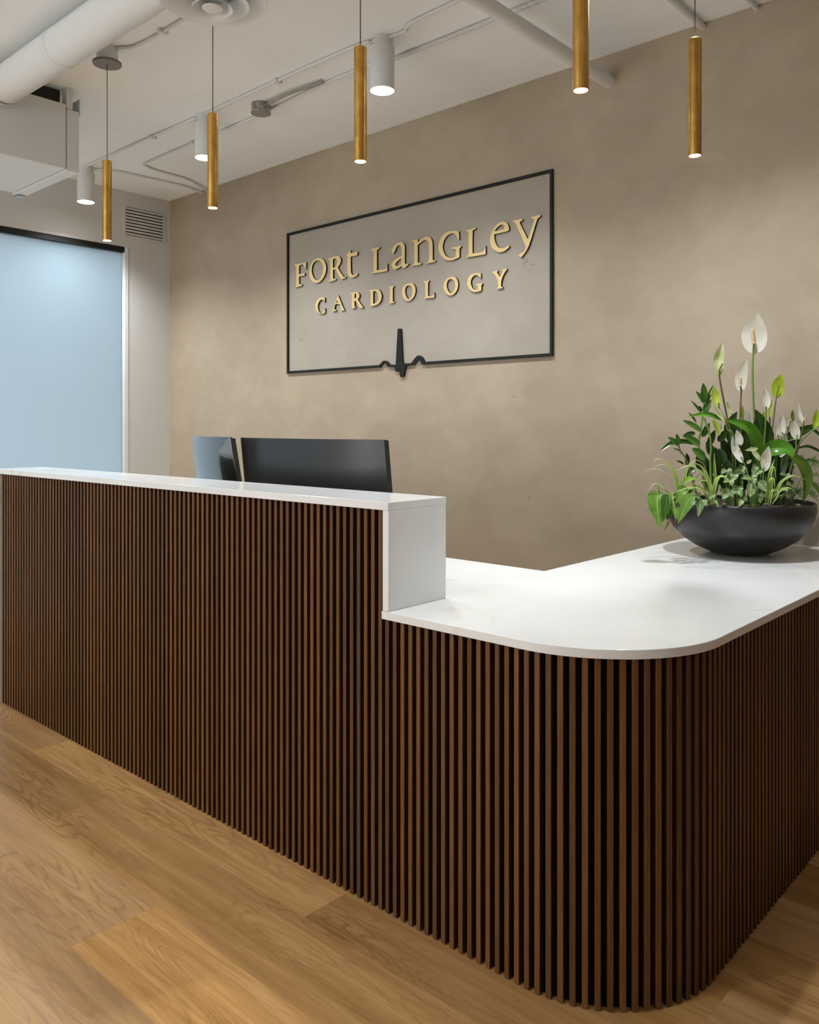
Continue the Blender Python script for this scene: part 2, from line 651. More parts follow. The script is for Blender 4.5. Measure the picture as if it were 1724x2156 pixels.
box(bm, -4.8, -1.2, FY0 - T, FY0, 0, 0.35)
box(bm, -4.8, -1.2, FY0 - T, FY0, 2.65, CZ)
tag(finish(bm, 'wall_front', M['white_wall']), kind='structure')
# frosted glazing
o = empty('window_1', (XL, 0.25, 0))
tag(o, kind='structure')
bm = bmesh.new()
box(bm, XL - 0.045, XL - 0.033, GY0, GY1, 0.0, GZ)
finish(bm, 'glass_pane', M['frost'], o)
bm = bmesh.new()
box(bm, XL - 0.075, XL + 0.004, GY0, GY1, GZ - 0.040, GZ)
finish(bm, 'header_channel', M['black'], o, bevel=0.002)
bm = bmesh.new()
box(bm, XL - 0.09, XL + 0.006, GY1, GY1 + 0.030, 0, GZ)
finish(bm, 'side_trim', M['white_metal'], o, bevel=0.002)
# room behind the frosted glass
bm = bmesh.new()
box(bm, XL - 3.2, XL - 3.1, FY0, YW, 1.1, CZ)
box(bm, XL - 3.2, XL - T, YW, YW + 0.1, 0, CZ)
tag(finish(bm, 'wall_beyond', M['white_wall']), kind='structure')

# ------------------------------------------------------------------ reception desk
YF = 1.532          # slat face
XE = -1.455         # right end of the raised part
XD0 = -3.945        # far left end
ZW, ZT, TH = 0.776, 1.055, 0.021
R_C = 0.32
XS = -0.730         # right edge of worktop
desk = empty('reception_desk', (-2.3, 2.0, 0), 'dark walnut slatted reception desk with white quartz tops and a rounded corner', 'desk')


def corner(x_right, y_front, rad, n=24):
    cx, cy = x_right - rad, y_front + rad
    return [(cx + rad * math.sin(a), cy - rad * math.cos(a)) for a in [PI / 2 * k / n for k in range(n + 1)]]


bm = bmesh.new()
pts = [(-1.478, YF - 0.008)] + corner(XS, YF - 0.008, R_C) + [(XS, YW - 0.001), (-1.490, YW - 0.001), (-1.490, 2.30), (-3.925, 2.30), (-3.925, 1.757), (-1.478, 1.757)]
prism(bm, pts, ZW - TH, ZW)
finish(bm, 'worktop', M['quartz'], desk, smooth=30, bevel=0.0015)
bm = bmesh.new()
box(bm, XD0, XE, YF - 0.008, 1.757, ZT - TH, ZT)
finish(bm, 'transaction_top', M['quartz'], desk, bevel=0.0015)
bm = bmesh.new()
box(bm, XE - TH, XE, YF - 0.006, 1.755, ZW + 0.0005, ZT - TH)
finish(bm, 'end_panel', M['quartz'], desk, bevel=0.001)
bm = bmesh.new()
box(bm, XD0 + 0.004, -3.888, YF - 0.004, 1.755, 0, ZT - TH)
finish(bm, 'end_panel', M['quartz'], desk, bevel=0.001)
# carcass
bm = bmesh.new()
DB = 0.017
box(bm, -3.888, XE - TH, YF + DB, 1.745, 0, ZT - TH)
finish(bm, 'upstand', M['backing'], desk)
bm = bmesh.new()
pts = [(XE - TH, YF + DB)] + corner(XS - 0.012 - DB, YF + DB, R_C - 0.02 - 0.006) + [(XS - 0.012 - DB, YW - 0.003), (-1.46, YW - 0.003), (-1.46, 1.76), (XE - TH, 1.76)]
prism(bm, pts, 0, ZW - TH)
finish(bm, 'carcass', M['backing'], desk)
bm = bmesh.new()
box(bm, -3.925, -3.905, 1.757, 2.29, 0, ZW - TH)
finish(bm, 'side_panel', M['white_metal'], desk)


def slat_mesh(name, posns, ztop):
    """posns: (x, y, angle) of every slat's face centre; angle 0 faces -y"""
    bm = bmesh.new()
    vals = []
    for (x, y, a) in posns:
        c, s = math.cos(a), math.sin(a)
        hw, dp = 0.0066, DB + 0.001
        L = [(-hw, dp), (-hw, 0.001), (-hw + 0.001, 0), (hw - 0.001, 0), (hw, 0.001), (hw, dp)]
        P = [(x + c * lx - s * ly, y + s * lx + c * ly) for lx, ly in L]
        lo = [bm.verts.new((px, py, 0.002)) for px, py in P]
        hi = [bm.verts.new((px, py, ztop)) for px, py in P]
        col = (random.random(), random.random(), 0)
        side = (col[0], col[1], 1)      # shade between the slats, painted into the side colour
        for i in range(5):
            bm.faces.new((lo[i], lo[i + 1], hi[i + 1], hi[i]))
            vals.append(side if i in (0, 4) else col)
        bm.faces.new(lo[::-1])
        bm.faces.new(hi)
        vals += [col, col]
    me = D.meshes.new(name)
    bm.to_mesh(me)
    bm.free()
    tint_attr(me, vals)
    return link(name, me, M['walnut'], desk)


PITCH = 0.0267
pos = []
x = -1.4975 + 0.0065
while x > -3.882:
    pos.append((x, YF, 0))
    x -= PITCH
slat_mesh('slat_cladding', pos, ZT - TH - 0.001)
pos = []
x = -1.4665
xc = XS - 0.012 - (R_C - 0.012)
while x < xc:
    pos.append((x, YF, 0))
    x += PITCH
rad = R_C - 0.012
cx, cy = xc, YF + rad
ang = (x - xc) / rad
while ang < PI / 2:
    pos.append((cx + rad * math.sin(ang), cy - rad * math.cos(ang), ang))
    ang += PITCH / rad
y = cy + (ang - PI / 2) * rad
while y < YW - 0.01:
    pos.append((XS - 0.012, y, PI / 2))
    y += 0.0254
slat_mesh('slat_cladding', pos, ZW - TH - 0.001)

# ------------------------------------------------------------------ monitors
def monitor(name, Q, ang, width, label, top=1.205, bend=1.8, lean=6.5, bulge=True, back='monitor_matte'):
    """Q = top corner of the back at the right-hand end, ang = turn of the panel away from the wall line"""
    d = Vector((math.cos(ang), -math.sin(ang), 0))      # towards the right end
    nb = Vector((-math.sin(ang), -math.cos(ang), 0))    # out of the back
    sg = bend * (1 - math.cos(width / 2 / bend))
    ctr = Vector(Q) - d * (bend * math.sin(width / 2 / bend)) + nb * sg
    H = 0.36
    root = empty(name, (ctr.x, ctr.y, ZW), label, 'monitor', 'computer monitors behind the raised counter')
    N, K = 20, 6
    lean = math.radians(lean)

    def P(s, tt, off):
        # s -1..1 across, tt 0..1 from top down, off outwards from the back
        a = s * width / 2 / bend
        across = bend * math.sin(a)
        sag = bend * (1 - math.cos(a))
        hgt = tt * H
        p = ctr + d * across - nb * sag + nb * off * math.cos(lean)
        p = p - nb * (hgt * math.sin(lean))
        p.z = top - hgt * math.cos(lean) + off * math.sin(lean)
        return p
    bm = bmesh.new()
    th = 0.022
    F, B = {}, {}
    for i in range(N + 1):
        for k in range(K + 1):
            s, tt = -1 + 2 * i / N, k / K
            puff = 0.016 * (1 - abs(s) ** 4) * (math.sin(PI * min(1, max(0, tt))) ** 0.7 if 0 < tt < 1 else 0)
            B[i, k] = bm.verts.new(P(s, tt, puff))
            F[i, k] = bm.verts.new(P(s, tt, -th))
    for i in range(N):
        for k in range(K):
            bm.faces.new((B[i, k], B[i + 1, k], B[i + 1, k + 1], B[i, k + 1]))
            bm.faces.new((F[i, k], F[i, k + 1], F[i + 1, k + 1], F[i + 1, k]))
    for i in range(N):
        for k in (0, K):
            bm.faces.new((B[i, k], F[i, k], F[i + 1, k], B[i + 1, k]))
    for k in range(K):
        for i in (0, N):
            bm.faces.new((B[i, k], B[i, k + 1], F[i, k + 1], F[i, k]))
    finish(bm, 'housing', M[back], root, smooth=35, bevel=0.0015)
    bm = bmesh.new()
    S = {}
    for i in range(N + 1):
        for k in range(2):
            S[i, k] = bm.verts.new(P((-1 + 2 * i / N) * 0.985, 0.02 + 0.95 * k, -th - 0.0008))
    for i in range(N):
        bm.faces.new((S[i, 0], S[i + 1, 0], S[i + 1, 1], S[i, 1]))
    finish(bm, 'screen', M['screen'], root)
    bm = bmesh.new()
    c0 = P(0, 0.6, 0.012)
    foot = Vector((c0.x, c0.y, ZW)) + nb * 0.02
    tube(bm, smooth_path([c0, c0 + nb * 0.03 - UP * 0.06, foot + UP * 0.03, foot + UP * 0.006], 5), 0.018, 12)
    finish(bm, 'stand_neck', M['black'], root, smooth=40)
    bm = bmesh.new()
    lathe(bm, [(0.09, 0.0), (0.09, 0.005), (0.085, 0.007), (0.0005, 0.009)], (foot.x, foot.y, ZW), 40, close=True)
    finish(bm, 'stand_foot', M['black'], root, smooth=40)


q1 = aty(809, 924.5, 2.02)
monitor('computer_monitor', (q1.x, 2.02, 0), 0.0, 0.815, 'wide dark curved monitor seen from behind, in front of the plaster wall', 1.204)
q2 = aty(484, 920, 1.94)
monitor('computer_monitor', (q2.x, 1.94, 0), math.radians(22.5), 0.80, 'turned monitor with a glossy blue reflecting back, left of the wide one', 1.207, lean=9, back='monitor')

# ------------------------------------------------------------------ sign
YP = YW - 0.003         # panel face
sign = empty('wall_sign', (-3.22, YW, 1.6), 'gold lettered clinic sign in a black frame with a heartbeat line, on plaster wall', 'sign')


def flat_shape(name, loops, y_front, y_back, mats, parent, bevel=0.0):
    """loops: list of lists of (x, z); built as a solid with thickness along y"""
    cu = D.curves.new(name, 'CURVE')
    cu.dimensions = '2D'
    cu.fill_mode = 'BOTH'
    cu.extrude = (y_back - y_front) / 2
    for lp in loops:
        sp = cu.splines.new('POLY')
        sp.points.add(len(lp) - 1)
        for pt, (px, pz) in zip(sp.points, lp):
            pt.co = (px, pz, 0, 1)
        sp.use_cyclic_u = True
    tmp = D.objects.new(name, cu)
    COL.objects.link(tmp)
    dg = bpy.context.evaluated_depsgraph_get()
    me = D.meshes.new_from_object(tmp.evaluated_get(dg))
    D.objects.remove(tmp)
    D.curves.remove(cu)
    mid = (y_front + y_back) / 2
    me.materials.clear()
    for v in me.vertices:
        x, z, t = v.co
        v.co = (x, mid - t, z)
    bm = bmesh.new()
    bm.from_mesh(me)
    bmesh.ops.remove_doubles(bm, verts=bm.verts[:], dist=1e-6)
    bmesh.ops.recalc_face_normals(bm, faces=bm.faces[:])
    for f in bm.faces:
        f.material_index = 0 if (abs(f.normal.y) > 0.7 and f.calc_center_median().y < mid) else (1 if len(mats) > 1 else 0)
        f.smooth = False
    bm.to_mesh(me)
    bm.free()
    me.name = name
    return link(name, me, mats, parent)


SX0, SX1, SZ0, SZ1 = -4.233, -2.203, 1.593, 2.511
bm = bmesh.new()
box(bm, SX0 + 0.005, SX1 - 0.005, YP, YW, SZ0 + 0.005, SZ1 - 0.005)
finish(bm, 'backing_panel', M['panel'], sign)


def px_loop(pts, ox, oy, s, y):
    out = []
    for a, b in pts:
        p = aty(ox + a / s, oy + b / s, y)
        out.append((p.x, p.z))
    return out


YFR = YP - 0.012
B = 0.015
hb = [(335, 962), (345, 958), (400, 905), (440, 862), (475, 855), (520, 868), (550, 900), (580, 938), (700, 935), (705, 780), (735, 232), (742, 215), (755, 208), (790, 208), (802, 216), (806, 232), (830, 800), (845, 912), (1010, 905), (1080, 810), (1130, 758), (1150, 751), (1180, 752), (1225, 780), (1260, 840), (1278, 885), (1290, 885), (1290, 935), (1225, 932), (1190, 860), (1165, 825), (1120, 870), (1060, 940), (900, 962), (870, 1100), (855, 1185), (785, 1185), (775, 1080), (764, 1000), (757, 1075), (700, 1078), (665, 983), (540, 982), (510, 940), (480, 893), (460, 893), (420, 940), (375, 995), (335, 998)]
hbw = px_loop(hb, 760, 670, 9.578, YFR)
xl = hbw[0][0]
xr = max(p[0] for p in hbw)
bm = None
outer = [(SX0, SZ0), (xl + 0.002, SZ0), (xl + 0.002, SZ0 + B), (SX0 + B, SZ0 + B), (SX0 + B, SZ1 - B), (SX1 - B, SZ1 - B), (SX1 - B, SZ0 + B), (xr - 0.002, SZ0 + B), (xr - 0.002, SZ0), (SX1, SZ0), (SX1, SZ1), (SX0, SZ1)]
flat_shape('sign_frame', [outer], YFR, YP, [M['frame_black']], sign)
hbo = flat_shape('heartbeat_line', [hbw], YFR - 0.0005, YP, [M['frame_black']], sign)

YL = YP - 0.012
Z1 = (600, 530, 10.141)
Z2 = (765, 480, 10.141)
Z3 = (910, 430, 7.183)
Z4 = (650, 590, 7.836)
Z5 = (840, 555, 6.896)
Z6 = (590, 420, 5.561)
letters = [
    (Z1, [[(203, 275), (450, 222), (450, 372), (438, 372), (415, 300), (385, 272), (330, 280), (300, 312), (298, 480), (400, 460), (418, 455), (420, 515), (400, 510), (298, 532), (300, 690), (330, 700), (365, 700), (362, 725), (225, 765), (228, 740), (240, 722), (240, 330), (225, 305), (203, 300)]]),
    (Z1, [[(740, 130), (800, 150), (850, 210), (878, 300), (880, 390), (855, 490), (800, 590), (730, 655), (660, 672), (600, 650), (545, 590), (517, 500), (515, 400), (540, 290), (590, 200), (660, 145)],
          [(700, 185), (750, 195), (790, 240), (812, 320), (815, 400), (795, 490), (755, 570), (710, 612), (665, 612), (620, 570), (585, 500), (568, 400), (575, 320), (600, 250), (645, 200)]]),
    (Z1, [[(925, 150), (1060, 100), (1120, 85), (1165, 100), (1195, 150), (1190, 220), (1165, 280), (1125, 335), (1160, 400), (1210, 480), (1260, 545), (1300, 535), (1298, 562), (1205, 588), (1170, 545), (1120, 460), (1080, 385), (1065, 375), (1022, 390), (1025, 570), (1050, 582), (1085, 578), (1083, 605), (940, 645), (942, 620), (965, 600), (963, 195), (945, 178), (925, 175)],
          [(1022, 165), (1060, 138), (1090, 150), (1112, 190), (1110, 250), (1085, 310), (1055, 335), (1022, 345)]]),
    (Z6, [[(775, 640), (800, 625), (818, 596), (825, 596), (825, 628), (900, 610), (905, 618), (900, 655), (825, 668), (825, 850), (840, 880), (862, 888), (905, 862), (912, 872), (885, 900), (850, 918), (820, 915), (795, 890), (785, 850), (785, 665), (775, 662)]]),
    (Z2, [[(165, 445), (345, 405), (350, 430), (325, 450), (295, 470), (288, 490), (288, 900), (310, 905), (470, 880), (495, 840), (510, 755), (512, 910), (500, 925), (180, 975), (182, 950), (215, 940), (215, 505), (195, 485), (165, 470)]]),
    (Z2, [[(600, 500), (610, 440), (660, 370), (730, 320), (800, 295), (850, 315), (880, 370), (885, 450), (882, 740), (895, 770), (920, 770), (960, 750), (975, 765), (905, 840), (860, 862), (830, 845), (812, 810), (760, 850), (700, 885), (655, 885), (615, 850), (600, 800), (620, 730), (680, 670), (760, 620), (815, 595), (812, 430), (795, 385), (765, 365), (735, 375), (700, 420), (675, 500), (640, 545), (610, 540)],
          [(805, 650), (750, 690), (700, 735), (680, 770), (690, 805), (720, 815), (765, 795), (805, 765)]]),
    (Z2, [[(1020, 275), (1145, 235), (1165, 250), (1160, 310), (1230, 240), (1300, 195), (1370, 180), (1430, 200), (1465, 260), (1478, 340), (1480, 680), (1500, 695), (1540, 690), (1538, 722), (1345, 765), (1345, 740), (1385, 725), (1400, 700), (1398, 360), (1385, 290), (1345, 255), (1290, 262), (1220, 310), (1160, 370), (1160, 730), (1180, 750), (1235, 750), (1232, 780), (1030, 820), (1030, 800), (1085, 770), (1085, 320), (1070, 295), (1025, 295)]]),
    (Z3, [[(400, 410), (408, 500), (405, 540), (385, 525), (370, 480), (340, 445), (290, 440), (230, 470), (180, 540), (155, 620), (165, 700), (195, 770), (240, 805), (290, 815), (340, 800), (355, 770), (358, 690), (330, 675), (295, 680), (290, 660), (430, 625), (440, 645), (415, 665), (410, 690), (412, 800), (330, 840), (260, 852), (190, 840), (130, 780), (95, 700), (90, 620), (120, 520), (180, 440), (260, 405), (340, 398)]]),
    (Z3, [[(510, 395), (655, 355), (662, 372), (620, 390), (608, 410), (608, 740), (625, 745), (750, 725), (785, 695), (805, 625), (808, 750), (790, 762), (515, 805), (520, 785), (548, 768), (548, 430), (530, 412), (510, 410)]]),
    (Z3, [[(870, 560), (880, 480), (910, 400), (960, 320), (1030, 270), (1090, 260), (1140, 290), (1160, 350), (1160, 395), (1140, 408), (935, 455), (940, 530), (965, 610), (1000, 655), (1050, 670), (1100, 655), (1150, 625), (1170, 640), (1110, 700), (1050, 725), (990, 725), (930, 690), (885, 630)],
          [(940, 410), (1085, 378), (1090, 340), (1075, 312), (1040, 308), (990, 340), (955, 385)]]),
    (Z3, [[(1215, 250), (1360, 218), (1370, 240), (1325, 265), (1325, 290), (1445, 530), (1540, 250), (1535, 225), (1490, 210), (1490, 195), (1635, 158), (1640, 180), (1595, 215), (1580, 240), (1470, 610), (1420, 710), (1350, 800), (1310, 790), (1305, 765), (1330, 745), (1380, 720), (1410, 670), (1415, 640), (1265, 300), (1245, 272), (1215, 268)]]),
    (Z4, [[(265, 288), (265, 370), (255, 345), (235, 320), (205, 318), (175, 345), (150, 400), (148, 455), (162, 510), (190, 545), (225, 540), (258, 500), (270, 460), (270, 538), (220, 555), (170, 550), (130, 515), (108, 450), (110, 380), (140, 320), (190, 285), (230, 280)]]),
    (Z4, [[(478, 245), (488, 255), (572, 470), (590, 482), (588, 494), (525, 502), (527, 490), (540, 482), (515, 392), (462, 385), (437, 400), (420, 470), (425, 485), (455, 488), (452, 502), (390, 518), (392, 500), (405, 488), (470, 270)],
          [(462, 335), (470, 335), (482, 365), (452, 368)]]),
    (Z4, [[(675, 210), (790, 190), (825, 205), (838, 250), (830, 290), (805, 315), (850, 385), (885, 430), (900, 438), (895, 452), (845, 458), (825, 430), (780, 345), (752, 340), (755, 430), (770, 440), (772, 455), (710, 470), (712, 455), (708, 228), (675, 222)],
          [(755, 225), (775, 220), (785, 245), (780, 285), (765, 300), (755, 300)]]),
    (Z4, [[(985, 170), (1110, 145), (1160, 155), (1195, 210), (1205, 280), (1185, 350), (1140, 400), (1080, 422), (1015, 432), (1020, 415), (1018, 190), (985, 182)],
          [(1062, 185), (1100, 175), (1135, 205), (1150, 270), (1145, 330), (1110, 375), (1062, 388)]]),
    (Z4, [[(1320, 105), (1405, 98), (1408, 108), (1385, 125), (1385, 350), (1410, 355), (1410, 372), (1335, 385), (1328, 370), (1338, 355), (1335, 130), (1320, 120)]]),
    (Z5, [[(165, 280), (205, 290), (235, 335), (242, 400), (225, 470), (185, 525), (135, 548), (85, 530), (50, 480), (40, 420), (50, 350), (90, 300)],
          [(145, 315), (175, 325), (195, 370), (195, 420), (180, 480), (150, 515), (125, 510), (100, 470), (88, 415), (90, 360), (112, 322)]]),
    (Z5, [[(360, 258), (435, 245), (440, 262), (420, 278), (420, 470), (440, 475), (490, 465), (505, 445), (512, 415), (515, 490), (370, 510), (372, 495), (385, 480), (378, 290), (360, 275)]]),
    (Z5, [[(770, 185), (815, 195), (850, 240), (860, 310), (845, 385), (800, 445), (750, 465), (695, 450), (655, 400), (643, 335), (655, 265), (700, 210)],
          [(755, 222), (790, 235), (812, 280), (815, 335), (800, 395), (765, 432), (735, 425), (705, 385), (690, 325), (700, 260), (725, 230)]]),
    (Z5, [[(1185, 140), (1190, 215), (1165, 195), (1145, 168), (1105, 165), (1065, 195), (1042, 250), (1045, 310), (1070, 365), (1105, 385), (1140, 378), (1140, 315), (1115, 310), (1115, 295), (1205, 282), (1215, 295), (1195, 310), (1195, 390), (1140, 408), (1080, 412), (1030, 385), (995, 330), (985, 270), (1005, 195), (1060, 145), (1130, 135)]]),
    (Z5, [[(1350, 120), (1430, 98), (1435, 112), (1420, 130), (1465, 190), (1510, 110), (1500, 95), (1500, 85), (1565, 72), (1570, 88), (1545, 105), (1485, 225), (1480, 335), (1505, 340), (1508, 355), (1420, 370), (1420, 358), (1438, 340), (1435, 235), (1375, 140), (1350, 132)]]),
]


def round_loop(lp):
    """light corner rounding so that curves of the letters read smooth"""
    out = []
    n = len(lp)
    for i in range(n):
        a, b, c = Vector(lp[i - 1]), Vector(lp[i]), Vector(lp[(i + 1) % n])
        d1, d2 = (b - a), (c - b)
        if d1.length > 1e-6 and d2.length > 1e-6 and d1.angle(d2) < math.radians(48):
            out.append(tuple(b.lerp(a, 0.25)))
            out.append(tuple(b.lerp(c, 0.25)))
        else:
            k = 0.0012
            out.append(tuple(b - d1.normalized() * min(k, d1.length * 0.3)))
            out.append(tuple(b + d2.normalized() * min(k, d2.length * 0.3)))
    return out


for (ox, oy, s), loops in letters:
    flat_shape('letter', [round_loop(px_loop(lp, ox, oy, s, YL)) for lp in loops], YL, YP, [M['letter_face'], M['letter_side']], sign)

# ------------------------------------------------------------------ pendants
PZ, PL, PR = 2.10, 0.366, 0.0205
pend_labels = [
    'slim brass pendant hanging lowest at far left, its round canopy in view',
    'slim brass pendant hanging below the round ceiling diffuser',
    'slim brass pendant beside the nearest white downlight, left of the sign centre',
    'brass pendant cut by the top of the photo, beside the end of the white pipe',
    'brass pendant furthest right, above the planted bowl',
]


def pendant(x, y, label):
    root = empty('pendant_light', (x, y, PZ), label, 'pendant light', 'brass tube pendants over the desk')
    bm = bmesh.new()
    lathe(bm, [(PR - 0.0025, 0.0), (PR, 0.0), (PR, PL - 0.001), (PR - 0.001, PL), (0.0035, PL)], (x, y, PZ), 40)
    lathe(bm, [(PR - 0.0025, 0.0), (PR - 0.0025, 0.012)], (x, y, PZ), 40)
    finish(bm, 'tube', M['brass'], root, smooth=40)
    bm = bmesh.new()
    lathe(bm, [(0.0001, 0.004), (PR - 0.0028, 0.004), (PR - 0.0028, 0.006), (0.0001, 0.006)], (x, y, PZ), 32)
    finish(bm, 'lens', M['glow'], root)
    bm = bmesh.new()
    tube(bm, [(x, y, PZ + PL), (x, y, CZ - 0.06)], 0.0018, 8)
    finish(bm, 'cord', M['cord'], root)
    bm = bmesh.new()
    lathe(bm, [(0.0001, -0.078), (0.063, -0.078), (0.064, -0.074), (0.064, -0.069), (0.0001, -0.069)], (x, y, CZ), 48)
    finish(bm, 'canopy', M['canopy'], root, smooth=40)
    bm = bmesh.new()
    lathe(bm, [(0.047, -0.069), (0.047, 0.0)], (x, y, CZ), 36, close=True)
    finish(bm, 'ceiling_box', M['white_metal'], root, smooth=40)
    s = spot((0, 0, -0.004), PEND_W, 75, 0.7, 0.017, root)


PX = [(-3.574, 1.88), (-2.734, 1.875), (-1.903, 1.865), (-1.086, 1.845), (-1.082, 2.531)]
for (x, y), lb in zip(PX, pend_labels):
    pendant(x, y, lb)

# ------------------------------------------------------------------ ceiling downlights
def downlight(x, y, label, power=DOWN_W):
    root = empty('ceiling_downlight', (x, y, CZ), label, 'downlight', 'white cylinder downlights on the ceiling')
    bm = bmesh.new()
    lathe(bm, [(0.048, 0.0), (0.048, -0.045)], (x, y, CZ), 40, close=True)
    o = finish(bm, 'mounting_box', M['white_metal'], root, smooth=40)
    bm = bmesh.new()
    for a in (-2.35, -1.9):
        for zz in (-0.014, -0.032):
            p = Vector((x + 0.048 * math.cos(a), y + 0.048 * math.sin(a), CZ + zz))
            bmesh.ops.create_icosphere(bm, subdivisions=1, radius=0.003, matrix=Matrix.Translation(p))
    d = finish(bm, 'knockout_holes', M['black'], o)
    bm = bmesh.new()
    lathe(bm, [(0.056, -0.045), (0.057, -0.047), (0.057, -0.066), (0.054, -0.067), (0.055, -0.069), (0.055, -0.236), (0.053, -0.236), (0.053, -0.222)], (x, y, CZ), 48)
    lathe(bm, [(0.0001, -0.045), (0.056, -0.045)], (x, y, CZ), 48)
    finish(bm, 'cylinder', M['white_metal'], root, smooth=40)
    bm = bmesh.new()
    lathe(bm, [(0.0001, -0.232), (0.0528, -0.232), (0.0528, -0.226), (0.0001, -0.226)], (x, y, CZ), 40)
    finish(bm, 'lens', M['glow'], root)
    spot((0, 0, -0.245), power, 135, 0.9, 0.045, root)


YD = 2.66
downlight(-2.575, YD, 'white cylinder downlight right of the middle brass pendant, nearest in view')
downlight(-3.955, YD, 'white cylinder downlight half hidden behind the second brass pendant')
downlight(-5.325, YD - 0.01, 'white cylinder downlight at far left near the wall grille')
downlight(-1.12, 2.62, 'white cylinder downlight between the rightmost pendant and the planted bowl')
for x, lb in ((-4.6, 'furthest left'), (-3.1, 'in the middle'), (-1.6, 'nearest the camera')):
    downlight(x, 0.15, 'added white cylinder fill lamp over the lobby floor, ' + lb, LOBBY_W)  # unseen lamps, added to light the floor before the desk

downlight(0.0, 0.15, 'added white cylinder fill lamp over the lobby floor, right of the camera', LOBBY_W * 0.5)  # unseen lamp, added to brighten the right-hand floor and slats

# ------------------------------------------------------------------ round diffuser, duct, fan box
DX, DY, DZ = -2.468, 1.692, 2.75
o = empty('ceiling_diffuser', (DX, DY, DZ), 'round white stepped air diffuser at the top of the photo', 'air diffuser')
bm = bmesh.new()
lathe(bm, [(0.100, 0.045), (0.150, 0.022), (0.186, 0.004), (0.190, 0.0), (0.189, -0.003), (0.176, -0.001), (0.148, 0.012), (0.10, 0.03)], (DX, DY, DZ), 64)
finish(bm, 'outer_ring', M['white_metal'], o, smooth=50)
for r, dz, nm in ((0.128, -0.014, 'middle_cone'), (0.070, -0.030, 'inner_cone')):
    bm = bmesh.new()
    lathe(bm, [(r * 0.62, 0.042), (r * 0.80, 0.016), (r * 0.97, 0.001), (r, 0.0), (r * 0.99, -0.003), (r * 0.78, 0.010), (r * 0.60, 0.036)], (DX, DY, DZ + dz), 64)
    finish(bm, nm, M['white_metal'], o, smooth=50)
bm = bmesh.new()
lathe(bm, [(0.0001, 0.004), (0.030, 0.004), (0.036, 0.0), (0.034, -0.003), (0.0001, -0.006)], (DX, DY, DZ - 0.030), 40)
tube(bm, [(DX, DY, DZ - 0.025), (DX, DY, DZ + 0.06)], 0.004, 8)
finish(bm, 'centre_disc', M['white_metal'], o, smooth=50)
bm = bmesh.new()
lathe(bm, [(0.098, 0.03), (0.092, 0.05), (0.075, 0.07), (0.075, 0.075)], (DX, DY, DZ), 48)
finish(bm, 'neck', M['white_metal'], o, smooth=50)
bm = bmesh.new()
lathe(bm, [(0.0001, 0.072), (0.09, 0.05)], (DX, DY, DZ), 32)
finish(bm, 'throat', M['dark_void'], o)

DUY, DUZ, DUR = 1.640, 2.885, 0.084
o = empty('air_duct', (-2.0, DUY, DUZ), 'large round white duct running to the boxed air unit', 'duct')
bm = bmesh.new()
lathe(bm, [(DUR, -4.10), (DUR, 3.1)], (0, DUY, DUZ), 56, axis='X', close=True)
finish(bm, 'duct_pipe', M['white_pipe'], o, smooth=40)
bm = bmesh.new()
sx = -3.50
lathe(bm, [(DUR, -0.05), (DUR + 0.0015, -0.05), (DUR + 0.0015, 0.0), (DUR, 0.001)], (sx, DUY, DUZ), 56, axis='X')
finish(bm, 'seam_sleeve', M['white_metal'], o, smooth=40)
bm = bmesh.new()
lathe(bm, [(DUR, 0.0), (DUR + 0.006, 0.0), (DUR + 0.006, 0.012), (DUR, 0.012)], (-4.13, DUY, DUZ), 56, axis='X')
finish(bm, 'collar', M['white_metal'], o, smooth=40)

BX0, BX1, BY0, BY1, BZ0, BZ1 = -4.79, -4.14, 1.35, 1.955, 2.565, 2.895
o = empty('air_handling_unit', ((BX0 + BX1) / 2, 1.7, BZ0), 'boxed white air unit hung under the ceiling at left edge', 'air unit')
bm = bmesh.new()
box(bm, BX0, BX1, BY0, BY1, BZ0, BZ1)
finish(bm, 'casing', M['white_metal'], o, bevel=0.003)
bm = bmesh.new()
box(bm, BX0 - 0.02, BX1 - 0.002, BY1 + 0.004, BY1 + 0.070, BZ0 - 0.006, BZ1 - 0.02)
finish(bm, 'service_panel', M['white_metal'], o, bevel=0.003)
bm = bmesh.new()
box(bm, BX1 - 0.05, BX1 - 0.002, BY1 + 0.003, BY1 + 0.035, BZ1 - 0.018, CZ)
finish(bm, 'hanger_strap', M['white_metal'], o, bevel=0.001)
bm = bmesh.new()
box(bm, BX1 - 0.10, BX1 - 0.07, BY0, BY1, BZ1, CZ)
finish(bm, 'gap_shade_fill', M['dark_void'], o)  # dark slab standing in for shade between the unit and ceiling
bm = bmesh.new()
box(bm, BX1 - 0.12, BX1 - 0.008, BY1 + 0.074, BY1 + 0.079, BZ1 - 0.035, BZ1 + 0.05)
finish(bm, 'mounting_bracket', M['white_metal'], o, bevel=0.001)
bm = bmesh.new()
box(bm, BX0 - 0.03, BX0 + 0.02, BY1 + 0.02, BY1 + 0.06, BZ0 - 0.014, BZ0 - 0.007)
finish(bm, 'latch', M['steel'], o)

